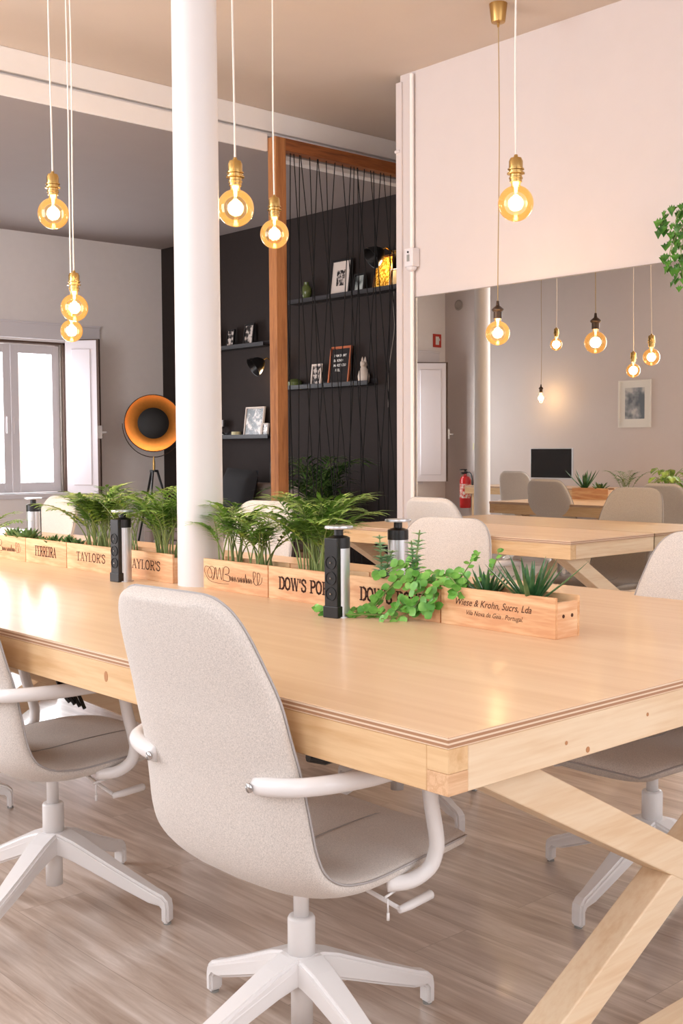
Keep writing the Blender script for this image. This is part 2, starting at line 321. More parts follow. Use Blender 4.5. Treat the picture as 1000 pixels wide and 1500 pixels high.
# wall with openings helper: plane at constant x or y
def wall_open(mb, axis, c0, c1, a0, a1, z1, holes):
    """holes: (a0,a1,z0,z1) sorted"""
    def bx(u0, u1, w0, w1):
        if u1 - u0 < 1e-4 or w1 - w0 < 1e-4: return
        if axis == 'x': mb.box(c0, c1, u0, u1, w0, w1)
        else: mb.box(u0, u1, c0, c1, w0, w1)
    cur = a0
    for h in holes:
        bx(cur, h[0], 0, z1); bx(h[0], h[1], 0, h[2]); bx(h[0], h[1], h[3], z1); cur = h[1]
    bx(cur, a1, 0, z1); return mb
WZ0, WZ1 = .80, 2.19
struct('wall_left', wall_open(MB(), 'x', XO - .2, XO, YBACK - .2, YW + .2, ZC, [(-.15, 1.35, .75, 3.2), (2.25, 3.75, .75, 3.2), (4.4, 6.2, .8, 3.2)]), M['wall'], 'pinkish white wall seen in the mirror')
struct('wall_back', wall_open(MB(), 'y', YW, YW + .35, XO - .2, XD + .2, ZC, [(.07, 1.09, WZ0, WZ1), (4.33, 5.37, WZ0, WZ1)]), M['wallcool'], 'grey-white window wall at the far end')
struct('wall_right', MB().box(XM, XM + .12, YBACK - .2, YC, 0, ZC), M['wall'], 'pinkish white wall carrying the mirror')
struct('wall_right', MB().box(XM + .12, XD + .2, YC - .12, YC, 0, ZC), M['wall'], 'return wall closing the alcove')
struct('wall_alcove', MB().box(XD, XD + .2, YC, YW, 0, ZC), M['dark'], 'charcoal painted wall with shelves')
struct('wall_front', wall_open(MB(), 'y', YBACK - .2, YBACK, XO - .2, XM, ZC, [(.25, 2.15, .75, 3.2), (2.65, 4.55, .75, 3.2)]), M['wall'], 'street side wall behind the viewer')
def added_win_frame(n, axis, c, a0, a1, z0, z1):  # added windows, out of view, put in as openings for daylight
    mb = MB(); fw = .05
    def bx(u0, u1, w0, w1):
        if axis == 'x': mb.box(c - .03, c + .03, u0, u1, w0, w1)
        else: mb.box(u0, u1, c - .03, c + .03, w0, w1)
    bx(a0, a0 + fw, z0, z1); bx(a1 - fw, a1, z0, z1); bx(a0, a1, z0, z0 + fw); bx(a0, a1, z1 - fw, z1); m = (a0 + a1) / 2; bx(m - .03, m + .03, z0, z1)
    return struct('window_%d' % n, mb, M['winwhite'], 'white frame of an added, unseen window that admits daylight')
added_win_frame(3, 'x', XO - .14, -.15, 1.35, .75, 3.2); added_win_frame(4, 'x', XO - .14, 2.25, 3.75, .75, 3.2); added_win_frame(5, 'x', XO - .14, 4.4, 6.2, .8, 3.2)
added_win_frame(6, 'y', YBACK - .14, .25, 2.15, .75, 3.2); added_win_frame(7, 'y', YBACK - .14, 2.65, 4.55, .75, 3.2)
# beam between the two ceilings
struct('trim_1', MB().box(XO, XD, YB, YB + .3, 3.305, ZC).box(XO, XD, YB + .03, YB + .3, 3.28, 3.305), M['beam'], 'white downstand beam across the ceiling', bevel=.004)
struct('trim_2', MB().box(XO, 4.87, YB - .02, YB + .0, 3.165, 3.28), M['beam'], 'lower white fascia of the ceiling beam', bevel=.004)
struct('trim_3', MB().box(4.97, XD, YB + .02, YB + .1, 3.14, 3.28), M['beam'], 'white fascia behind the wooden frame', bevel=.004)
# ledges of the wall corner: jamb and painted conduit
struct('trim_4', MB().box(XM - .012, XM + .13, YC - .02, YC + .03, 0, 3.40).box(XM - .02, XM + .02, YC - .005, YC + .035, 2.98, 3.0), M['wall'], 'painted jamb at the end of the mirror wall', bevel=.006)
cd = MB().tube([(XM - .02, 4.925, 0.02), (XM - .02, 4.925, 3.42)], .0125, 10)
tag(cd.done('cable_conduit', M['beam'], smooth=True), 'thin white conduit running up the wall corner beside the mirror', 'conduit')
struct('baseboard_back', MB().box(XO, XD, YW - .015, YW, 0, .1), M['winwhite'], 'white skirting under the windows')
# big mirror
mir = thing('wall_mirror', 'large frameless mirror covering the right wall, reflecting the room', 'mirror', (XM - .006, 3.0, 0.06))
MB().box(-.002, .004, -2.0, 1.905, 0, 2.04).done('mirror_glass', M['mirror'], mir)
MB().box(-.004, .005, -2.0, 1.909, 2.04, 2.044).box(-.004, .005, 1.905, 1.909, 0, 2.044).done('mirror_edge', M['stone'], mir)

# window with casements, stone jamb and shutters
def casement_window(n, x0, x1, lab, sh_l=None, sh_r=None):
    root = thing('window_%d' % n, lab, 'window', (x0, YW, WZ0)); del root['category']; root['kind'] = 'structure'
    W = x1 - x0; Hh = WZ1 - WZ0
    MB().box(0, .02, -.005, .12, 0, Hh).box(W - .02, W, -.005, .12, 0, Hh).box(0, W, -.005, .12, Hh - .02, Hh).done('window_trim', M['brownedge'], root)
    MB().box(.02, .035, .02, .12, 0, Hh).box(W - .035, W - .02, .02, .12, 0, Hh).done('window_jamb', M['stone'], root)
    MB().box(-.12, W + .12, -.035, .16, -.045, 0).done('window_sill', M['winwhite'], root, bevel=.004)
    MB().box(-.42, W + .36, -.03, .0, Hh + .02, Hh + .17).box(-.42, W + .36, -.045, 0, Hh + .155, Hh + .175).done('window_lintel', M['winwhite'], root, bevel=.004)
    m = W / 2
    for k, (a, b_) in enumerate(((.035, m - .002), (m + .002, W - .035))):
        f = .075
        c = MB().box(a, a + f, .05, .09, .01, Hh - .03).box(b_ - f, b_, .05, .09, .01, Hh - .03).box(a + f, b_ - f, .05, .09, .01, .1).box(a + f, b_ - f, .05, .09, Hh - .11, Hh - .03).done('casement', M['winwhite'], root, bevel=.003)
        MB().box(a + f, b_ - f, .068, .072, .1, Hh - .11).done('glass_pane', M['glass'], c)
        MB().box((m - .05 if k == 0 else m + .02), (m - .02 if k == 0 else m + .05), .035, .05, .55, .7).done('window_handle', M['winwhite'], c)
    for side in (0, 1):
        ang = (sh_l, sh_r)[side]
        if ang is None: continue
        wS = .37 if side == 0 else .30
        p = MB().box(0, wS, -.018, .018, -.01, Hh + .02)
        hx = -.002 if side == 0 else W + .002
        s_ = p.done('shutter', M['shutter'], root, loc=(hx, -.02, 0), rotz=ang, bevel=.003)
        for yy in (-.021, .021): MB().box(.06, wS - .06, yy - .003, yy + .003, .07, Hh - .06).done('shutter_panel', M['shutter'], s_, bevel=.003)
        MB().box(wS, wS + .022, -.02, .02, -.01, Hh + .03).box(0, wS, -.02, .02, Hh + .02, Hh + .03).done('shutter_edge', M['brownedge'], s_)
        MB().box(wS + .005, wS + .05, -.03, -.02, .5, .62).box(wS + .04, wS + .09, -.028, -.02, .55, .565).done('shutter_latch', M['chrome'], s_)
    return root
casement_window(1, 4.33, 5.37, 'white casement window with brown trim and an open shutter on the far left wall', None, R(-50))
casement_window(2, .07, 1.09, 'window whose open shutter shows at the left edge of the mirror', R(180 + 38), None)

# outside
def outside():
    m, t, n, l, b = nt('outside_brick')
    tc = n.new('ShaderNodeTexCoord'); br = n.new('ShaderNodeTexBrick'); br.inputs['Scale'].default_value = 4
    mp = n.new('ShaderNodeMapping'); mp.inputs['Rotation'].default_value = (R(90), 0, 0); l.new(tc.outputs['Object'], mp.inputs[0]); l.new(mp.outputs[0], br.inputs['Vector'])
    br.inputs['Color1'].default_value = (*lin((246, 214, 202)), 1); br.inputs['Color2'].default_value = (*lin((250, 228, 220)), 1); br.inputs['Mortar'].default_value = (*lin((252, 240, 234)), 1)
    l.new(br.outputs['Color'], b.inputs['Base Color']); b.inputs['Roughness'].default_value = .9
    struct('trim_5', MB().box(-3, 12, 12.6, 12.8, -.3, 1.35), m, 'pale brick garden wall outside the window')
    struct('trim_6', MB().box(-3, 12, 12.81, 13.0, -.3, 2.35), M['extwall'], 'white rendered wall outside the window')
    struct('trim_7', MB().box(-3, 14, 10.2, 16, -.4, -.3), M['grass'], 'pale ground outside the window')
outside()
def blob_tree(name, label, x, y, z, r, mat, nl=260, s=.12):
    root = thing(name, label, 'tree', (x, y, -.3)); z += .3
    MB().tube([(0, 0, 0), (.05, 0, z * .6), (0, 0, z)], [.09, .07, .04], 8).done('trunk', M['stone'], root)
    mb = MB()
    for i in range(nl):
        d = Vector((random.gauss(0, 1), random.gauss(0, 1), random.gauss(0, 1))).normalized() * r * random.uniform(.5, 1); c = Vector((0, 0, z)) + d
        a = Vector((random.gauss(0, 1), random.gauss(0, 1), random.gauss(0, 1))).normalized() * s; b_ = a.orthogonal().normalized() * s * .5
        mb.poly([c - a, c + b_, c + a, c - b_])
    mb.done('crown', mat, root)
blob_tree('tree', 'bluish green tree top above the wall outside the window', 6.9, 13.6, 2.95, .75, M['tree'], 500)
blob_tree('shrub', 'reddish shrub at the left edge outside the window', 5.6, 13.5, 2.75, .42, M['redleaf'], 250)

# ---------------------------------------------------------------- column
def column(x, y, label):
    root = thing('column', label, 'column', (x, y, 0))
    MB().lathe([(.0755, 0), (.073, 1.0), (.069, 3.3), (.069, ZC)], 40).done('column_shaft', M['column'], root, smooth=True)
    MB().lathe([(.085, 3.34), (.1, 3.40), (.1, 3.44)], 40).done('column_collar', M['column'], root, smooth=True)
column(2.145, 3.05, 'white round column rising through the long table')
column(2.12, 6.92, 'white round column seen only in the mirror')

# ---------------------------------------------------------------- tables
TZ = .765
def x_frame(root, name, x0, x1, y, zt, slope=.516, half=None):
    """crossed legs in the plane y..y+.07"""
    cx = (x0 + x1) / 2; h = zt
    ext = h / slope / 2
    th = .071
    g = MB(); y0, y1 = y, y + .072
    def beam(sgn, mb):
        # centre line passes (cx, h/2); cut level at floor and apron
        v = th / 2 * math.sqrt(1 + slope * slope)
        pts = []
        zc = h / 2 - .003
        def X(z, off): return cx + sgn * (z - zc - off) / slope
        pts = [(X(0, -v), y0, 0), (X(0, v), y0, 0), (X(h, v), y0, h), (X(h, -v), y0, h)]
        mb.prism(pts, (0, y1 - y0, 0))
    a = MB(); beam(-1, a); a.done('leg', M['pineX'], root, bevel=.003)
    b_ = MB(); b_.b.clear()
    v = th / 2 * math.sqrt(1 + slope * slope); zc = h / 2 - .003
    def X(z, off): return cx + (z - zc - off) / slope
    # second leg in two halves butting against the first, as one mesh
    for z0, z1, in ((0, zc - v * 1.0), (zc + v * 1.0, h)):
        pass
    low = [(X(0, -v), y0 + .0015, 0), (X(0, v), y0 + .0015, 0), (X(h, v), y0 + .0015, h), (X(h, -v), y0 + .0015, h)]
    b_.prism(low, (0, .069, 0)); b_.done('leg', M['pineX'], root, bevel=.003)
def long_table(name, label, x0, x1, y0, y1, ys, holes=None):
    root = thing(name, label, 'table', (0, 0, 0))
    t = MB()
    cx = 2.11
    ov = .0
    t.box(x0, x1, y0, y1, TZ - .019, TZ - 0.0)
    t.done('tabletop', M['ply'], root, bevel=.001, seg=1)
    zt, zb = TZ - .0195, TZ - .092
    for xa, xb in ((x0 + .002, x0 + .047), (x1 - .047, x1 - .002)):
        MB().box(xa, xb, y0 + .047, y1 - .047, zb, zt).done('side_apron', M['pineY'], root, bevel=.0015, seg=1)
    for ya, yb in ((y0 + .002, y0 + .047), (y1 - .047, y1 - .002)):
        MB().box(x0 + .047, x1 - .047, ya, yb, zb, zt).done('end_apron', M['pineX'], root, bevel=.0015, seg=1)
        for xa, xb in ((x0 + .002, x0 + .0469), (x1 - .0469, x1 - .002)):
            c1 = MB().box(xa, xb, ya, yb, (zt + zb) / 2 - .002, zt).done('corner_joint', M['pineY'], root, bevel=.001, seg=1)
            c1 = MB().box(xa, xb, ya, yb, zb, (zt + zb) / 2 - .0025).done('corner_joint', M['pineEnd'], root, bevel=.001, seg=1)
    mid = (x0 + x1) / 2
    for y in ys:
        x_frame(root, 'x', x0, x1, y, zb - .001)
        if y < 2: MB().box(mid - .62, mid + .62, y - .065, y - .002, 0, .068).done('foot_rail', M['pineX'], root, bevel=.003)
    return root
t1 = long_table('long_table', 'long pale plywood work table with crossed pine legs in the foreground', 1.268, 2.955, 1.168, 6.12, (1.262, 3.95, 5.9))
for y, z in ((1.55, .71), (2.05, .70), (1.86, .697), (3.02, .7)):
    pass
# knots of the near long apron
KM = plain('knot', (190, 134, 90), .5)
for y, z, r in ((2.16, .715, .010), (1.83, .697, .009), (1.66, .722, .003), (2.72, .69, .004)):
    MB().lathe([(r * .9, 0), (r * .9, .0006)], 12, (1.2699, y, z), Matrix.Rotation(R(-90), 3, 'Y') @ Matrix.Diagonal((1.3, .8, 1))).done('wood_knot', KM, t1)
for x, z, r in ((1.56, .705, .004), (1.80, .715, .004), (2.02, .7, .006), (1.62, .683, .006)):
    MB().lathe([(r * .9, 0), (r * .9, .0006)], 10, (x, 1.1699, z), Matrix.Rotation(R(90), 3, 'X')).done('wood_knot', KM, t1)
pl = MB(); pl.box(1.2694, 1.27, 2.86, 2.905, .702, .738); pl.done('wood_plug', M['pineEnd'], t1)
def wall_table():
    x0, x1, y0, y1 = 4.352, XM - .012, 3.245, 4.92
    root = thing('wall_table', 'pale wooden table standing against the mirror', 'table')
    MB().box(x0, x1, y0, y1, TZ - .019, TZ).done('tabletop', M['ply'], root, bevel=.001, seg=1)
    zt, zb = TZ - .0195, TZ - .088
    MB().box(x0 + .002, x0 + .045, y0 + .002, y1 - .002, zb, zt).done('side_apron', M['pineY'], root, bevel=.0015, seg=1)
    for y in (y0 + .002, y1 - .045): MB().box(x0 + .045, x1, y, y + .043, zb, zt).done('end_apron', M['pineX'], root, bevel=.0015, seg=1)
    for y in (y0 + .06, y1 - .14):
        v = .05
        for (pa, pb) in (((x0 + .03, zb - .001), (x1, .32)), ((x1, .34), (x0 + .03, 0))):
            if pa[1] > .5:
                pts = [(pa[0], y, pa[1]), (pa[0] + .14, y, pa[1]), (pb[0], y, pb[1] + v), (pb[0], y, pb[1] - v * .6)]
            else:
                pts = [(pa[0], y, .345), (pa[0], y, .255), (pb[0] + .14, y, 0), (pb[0], y, 0)]
            MB().prism(pts, (0, .07, 0)).done('leg', M['pineX'], root, bevel=.003)
wall_table()
desk = thing('wall_desk', 'pale wooden desk against the far wall, seen in the mirror', 'desk')
MB().box(XO + .02, .2, 6.6, 8.85, TZ - .019, TZ).done('desktop', M['ply'], desk)
MB().box(.16, .198, 6.6, 8.85, TZ - .09, TZ - .0195).box(XO + .02, .16, 8.81, 8.85, TZ - .09, TZ - .0195).done('apron', M['pineY'], desk)
for x in (XO + .04, .1):
    for y in (6.64, 8.7): MB().box(x, x + .07, y, y + .07, 0, TZ - .09).done('leg', M['pineZ'], desk)

# ---------------------------------------------------------------- swivel chairs
def shell_mesh():
    prof = [(-.316, .950, .10), (-.313, .942, .132), (-.307, .922, .160), (-.296, .885, .182), (-.276, .825, .199), (-.256, .765, .212), (-.240, .70, .218), (-.222, .63, .223), (-.211, .56, .229), (-.202, .50, .234), (-.186, .455, .238), (-.158, .425, .240), (-.118, .405, .242), (-.06, .396, .243), (0, .397, .243), (.08, .404, .242), (.16, .408, .236), (.21, .409, .226), (.25, .405, .208), (.275, .398, .185), (.29, .390, .155)]
    # resample finely
    P = spline([(a, w_, z) for a, z, w_ in prof], 3)  # x, halfwidth, z
    n = 36; rings = []; edge = []
    mb = MB(); K = len(P)
    for i, p in enumerate(P):
        q0, q1 = P[max(i - 1, 0)], P[min(i + 1, K - 1)]
        d = Vector((q1.x - q0.x, 0, q1.z - q0.z)).normalized(); nrm = Vector((-d.z, 0, d.x))  # towards sitter (up for seat)
        if nrm.z < 0 and abs(nrm.z) > abs(nrm.x): nrm = -nrm
        nrm = Vector((-d.z, 0, d.x))
        e = min(i, K - 1 - i); th = .025 * min(1, .45 + e * .2); w_ = p.y
        dish = .024
        ring = []
        for j in range(n):
            a = 2 * math.pi * j / n; c, s = math.cos(a), math.sin(a)
            yy = w_ * math.copysign(abs(c) ** .55, c); hh = th * math.copysign(abs(s) ** .75, s)
            off = dish * (abs(yy) / .24) ** 2.4
            ring.append(mb.b.verts.new(Vector((p.x, yy, p.z)) + nrm * (hh + off)))
        rings.append(ring)
        off = dish * (w_ / .24) ** 2.4
        edge.append((Vector((p.x, 0, p.z)) + nrm * (off + .006), w_))
    for i in range(K - 1):
        for j in range(n): mb.face([rings[i][j], rings[i][(j + 1) % n], rings[i + 1][(j + 1) % n], rings[i + 1][j]])
    mb.face(rings[0][::-1]); mb.face(rings[-1])
    return mb, edge
smb, edge = shell_mesh()
CH = {}
def keep(name, mb, mat, smooth=True):
    bmesh.ops.recalc_face_normals(mb.b, faces=mb.b.faces); me = bpy.data.meshes.new(name); mb.b.to_mesh(me); mb.b.free(); me.materials.append(mat)
    if smooth: me.polygons.foreach_set('use_smooth', [True] * len(me.polygons))
    return me
CH['shell'] = keep('seat_shell', smb, M['fabric'])
loop = [e + Vector((0, w_ + .0006, 0)) for e, w_ in edge]; loop2 = [e + Vector((0, -w_ - .0006, 0)) for e, w_ in edge][::-1]
top = []
pm = MB(); pm.tube(loop + loop2 + [loop[0]], .0022, 6)
CH['piping'] = keep('piping', pm, M['pipe'])
def arm(s):
    a = MB(); pts = [(-.232, -.148, .618), (-.232, -.195, .624), (-.214, -.242, .630), (-.17, -.272, .633), (-.10, -.290, .634), (-.02, -.292, .634), (.03, -.29, .627), (.052, -.288, .60), (.064, -.286, .55), (.082, -.282, .485), (.085, -.278, .455), (.076, -.27, .425), (.045, -.252, .404), (.01, -.225, .40)]
    pts = spline([(x, y * s, z) for x, y, z in pts], 4)
    k = len(pts); rr = [.0165 if i < k * .45 else .0145 for i in range(k)]
    a.tube(pts, rr, 12, flat=1.0); return a
CH['arm1'] = keep('armrest', arm(1), M['white']); CH['arm2'] = keep('armrest', arm(-1), M['white'])
def bolt(s):
    return MB().lathe([(.0085, 0), (.0085, .003)], 12, (-.2505, -.149 * s, .618), Matrix.Rotation(R(-90), 3, 'Y'))
CH['bolt1'] = keep('bolt', bolt(1), M['chrome']); CH['bolt2'] = keep('bolt', bolt(-1), M['chrome'])
g = MB().lathe([(.022, .062), (.022, .19)], 24).lathe([(.0275, .19), (.0275, .274), (.025, .279), (.019, .279)], 24)
CH['lift'] = keep('gas_lift', g, M['white'], True)
CH['rod'] = keep('lift_rod', MB().lathe([(.0155, .27), (.0155, .38)], 20), M['white'])
CH['mech'] = keep('tilt_mechanism', MB().box(-.05, .08, -.04, .04, .352, .385), M['white'], False)
def leg_mesh():
    side = [(.0, .206), (.035, .204), (.075, .19), (.20, .13), (.30, .085), (.325, .076), (.34, .062), (.343, .045), (.343, .004), (.322, .004), (.322, .040), (.316, .047), (.285, .052), (.20, .085), (.12, .118), (.07, .138), (.035, .148), (0, .15)]
    mb = MB()
    def wd(x): return .033 - .016 * min(1, x / .3)
    a = [mb.b.verts.new((x, -wd(x), z)) for x, z in side]; b_ = [mb.b.verts.new((x, wd(x), z)) for x, z in side]
    n = len(side)
    mb.face(a); mb.face(b_[::-1])
    for i in range(n): mb.face([a[i], b_[i], b_[(i + 1) % n], a[(i + 1) % n]])
    bmesh.ops.recalc_face_normals(mb.b, faces=mb.b.faces)
    bmesh.ops.bevel(mb.b, geom=[e for e in mb.b.edges if e.calc_face_angle(0) > R(50)], offset=.006, segments=3, affect='EDGES')
    return mb
CH['leg'] = keep('leg', leg_mesh(), M['white'], False)
CH['glide'] = keep('glide', MB().lathe([(.010, 0), (.010, .0045)], 12, (.3325, 0, 0)), M['glide'], False)
lv = MB().tube([(.06, -.06, .358), (.062, -.13, .345), (.066, -.205, .332)], .0045, 8).tube([(.062, -.207, .331), (.09, -.209, .333), (.148, -.209, .338), (.152, -.209, .338)], [.007, .009, .0095, .006], 10)
CH['lever'] = keep('height_lever', lv, M['white'])
zp = MB().tube([(.0, -.236, .378), (.0, -.237, .352)], .0018, 6).tube([(.0, -.237, .352), (0, -.237, .338)], .003, 6).tube([(-.005, -.234, .381), (.045, -.225, .384)], .0025, 6)
sm = MB().tube([(x_, 0, z_) for x_, z_ in ((-.10, .4335), (-.05, .4225), (0, .4235), (.08, .4305), (.16, .4342), (.21, .435), (.26, .426))], .0012, 4)
CH['seam'] = keep('seat_seam', sm, M['pipe'])
CH['zip'] = keep('zip_pull', zp, M['white'])
seam = MB().tube([(-.2515, y, .655 - .0 * y) for y in (-.18, 0, .18)], .0007, 4)
def make_chair(x, y, yaw, leg0, label, dz=0, group='beige swivel office chairs'):
    r = thing('swivel_chair', label, 'chair', (x, y, 0), R(yaw), group)
    def p(k, nm, parent=r): o = link(nm, CH[k], parent); return o
    s = p('shell', 'seat_shell'); p('seam', 'seat_seam', s); p('piping', 'piping', s); p('zip', 'zip_pull', s)
    for k in '12':
        a = p('arm' + k, 'armrest'); p('bolt' + k, 'bolt', a)
    p('mech', 'tilt_mechanism'); p('lift', 'gas_lift'); p('rod', 'lift_rod'); p('lever', 'height_lever')
    for q in range(4):
        l_ = p('leg', 'leg'); l_.rotation_euler.z = R(leg0 + 90 * q - yaw); p('glide', 'glide', l_)
    return r
make_chair(1.44, 1.72, 2, -4.4, 'beige fabric swivel chair nearest the viewer, its back toward us at the long table')
make_chair(1.437, 2.724, -2, 28, 'beige swivel chair at the left edge, second along the near side of the long table')
make_chair(1.44, 3.74, 5, -26, 'swivel chair beyond the left edge, only one white foot visible on the floor')
make_chair(2.666, 1.716, 180, 91, 'swivel chair cut by the right edge, at the far side of the long table', 0)
make_chair(2.69, 2.71, 187, -99, 'chair across the long table, its beige back rising behind the trailing creeper')
make_chair(3.08, 4.22, 188, 30, 'chair whose pale back shows behind the feathery palms right of the column')
make_chair(2.70, 5.52, 180, 10, 'chair whose pale back shows below the left window behind the planters')
make_chair(4.45, 3.93, -3, 20, 'chair with its back to us at the table against the mirror')
make_chair(.58, 7.6, 176, 15, 'chair at the wall desk, seen only in the mirror beside the black monitor')

# ---------------------------------------------------------------- wine crates as planters
def text_mesh(s, size, shear=0., bold=0.):
    c = bpy.data.curves.new('t', 'FONT'); c.body = s; c.size = size; c.align_x = 'CENTER'; c.shear = shear; c.offset = bold; c.resolution_u = 3
    o = bpy.data.objects.new('t', c); me = bpy.data.meshes.new_from_object(o); bpy.data.objects.remove(o); return me
STROKE = {  # strokes: (x0,y0,x1,y1,weight) ; arcs as polylines, unit height 1
 'D': (.78, [[(.18, 0), (.18, 1), 1], [(.0, 0), (.42, 0), .45], [(0, 1), (.42, 1), .45], [(.42, 1), (.62, .9), (.7, .7), (.7, .3), (.62, .1), (.42, 0), 1]]),
 'O': (.82, [[(.4, 0), (.2, .1), (.1, .35), (.1, .65), (.2, .9), (.4, 1), (.6, .9), (.7, .65), (.7, .35), (.6, .1), (.4, 0), .95]]),
 'W': (1.1, [[(.1, 1), (.32, 0), 1], [(.32, 0), (.52, .95), .45], [(.52, 1), (.76, 0), 1], [(.76, 0), (.95, 1), .45], [(0, 1), (.22, 1), .4], [(.42, 1), (.62, 1), .4], [(.85, 1), (1.05, 1), .4]]),
 "'": (.25, [[(.12, 1.0), (.1, .72), .9]]),
 'S': (.66, [[(.58, .75), (.55, .92), (.32, 1), (.12, .9), (.1, .72), (.3, .55), (.5, .44), (.58, .28), (.52, .08), (.3, 0), (.1, .08), (.06, .28), .9]]),
 'P': (.72, [[(.18, 0), (.18, 1), 1], [(0, 0), (.36, 0), .45], [(0, 1), (.42, 1), .45], [(.42, 1), (.62, .92), (.64, .75), (.6, .55), (.42, .47), (.18, .47), .9]]),
 'R': (.8, [[(.18, 0), (.18, 1), 1], [(0, 0), (.36, 0), .45], [(0, 1), (.42, 1), .45], [(.42, 1), (.6, .92), (.62, .75), (.58, .57), (.42, .5), (.18, .5), .9], [(.4, .5), (.62, .05), (.76, 0), 1]]),
 'T': (.78, [[(.38, 0), (.38, 1), 1], [(.2, 0), (.56, 0), .45], [(.04, 1), (.72, 1), .5], [(.05, 1), (.04, .78), .4], [(.71, 1), (.72, .78), .4]]),
 'F': (.68, [[(.18, 0), (.18, 1), 1], [(0, 0), (.36, 0), .45], [(0, 1), (.6, 1), .5], [(.6, 1), (.6, .78), .4], [(.18, .52), (.46, .52), .45]]),
 'E': (.7, [[(.18, 0), (.18, 1), 1], [(0, 0), (.62, 0), .5], [(0, 1), (.6, 1), .5], [(.6, 1), (.6, .8), .4], [(.62, 0), (.62, .2), .4], [(.18, .52), (.46, .52), .45]]),
 'I': (.4, [[(.18, 0), (.18, 1), 1], [(0, 0), (.36, 0), .45], [(0, 1), (.36, 1), .45]]),
 'A': (.82, [[(.4, 1), (.12, 0), .5], [(.4, 1), (.68, 0), 1], [(0, 0), (.24, 0), .4], [(.54, 0), (.82, 0), .4], [(.2, .32), (.58, .32), .45]]),
 'Y': (.8, [[(.08, 1), (.38, .48), .9], [(.68, 1), (.38, .48), .5], [(.38, .48), (.38, 0), 1], [(.24, 0), (.54, 0), .4], [(0, 1), (.2, 1), .4], [(.58, 1), (.78, 1), .4]]),
 'L': (.66, [[(.18, 0), (.18, 1), 1], [(0, 0), (.6, 0), .5], [(.0, 1), (.36, 1), .4], [(.6, 0), (.6, .22), .4]]),
 ' ': (.45, [])}
def place_text(mb, pts2d, fx, cyy, cz, face=-1):
    """2d (u right, v up) -> crate front face x=fx; reading direction runs toward -y"""
    return [Vector((fx, cyy - u, cz + v)) for u, v in pts2d]
def stroke_word(mb, word, h, wt, fx, cyy, cz, squeeze=1.0, light=1.0):
    tot = sum(STROKE[c][0] for c in word) * h * squeeze; u = -tot / 2
    for c in word:
        adv, st = STROKE[c]
        for s in st:
            P2 = s[:-1]; wgt = s[-1] * wt * light
            pts = [(u + p[0] * h * squeeze, (p[1] - .5) * h) for p in P2]
            for i in range(len(pts) - 1):
                a, b_ = Vector(pts[i]), Vector(pts[i + 1]); d = (b_ - a).normalized(); nn = Vector((-d.y, d.x)) * wgt / 2; e = d * wgt * .25
                q = [a - e - nn, b_ + e - nn, b_ + e + nn, a - e + nn]
                vs = place_text(mb, q, fx, cyy, cz)
                mb.prism(vs, (-.0004, 0, 0))
        u += adv * h * squeeze
def curve_stroke(mb, pts, wt, fx, cyy, cz):
    P2 = spline([(a, b_, 0) for a, b_ in pts], 5)
    for i in range(len(P2) - 1):
        a, b_ = P2[i].xy, P2[i + 1].xy; d = (b_ - a)
        if d.length < 1e-6: continue
        d.normalize(); nn = Vector((-d.y, d.x)) * wt / 2 * (1.3 if d.y < -.5 else .8); e = d * wt * .2
        mb.prism(place_text(mb, [a - e - nn, b_ + e - nn, b_ + e + nn, a - e + nn], fx, cyy, cz), (-.0004, 0, 0))
def font_text(mb, s, size, fx, cyy, cz, shear=0, bold=0, sx=1.0):
    me = text_mesh(s, size, shear, bold)
    vs = [mb.b.verts.new(Vector((fx, cyy - v.co.x * sx, cz + v.co.y))) for v in me.vertices]
    for p in me.polygons: mb.face([vs[i] for i in p.vertices])
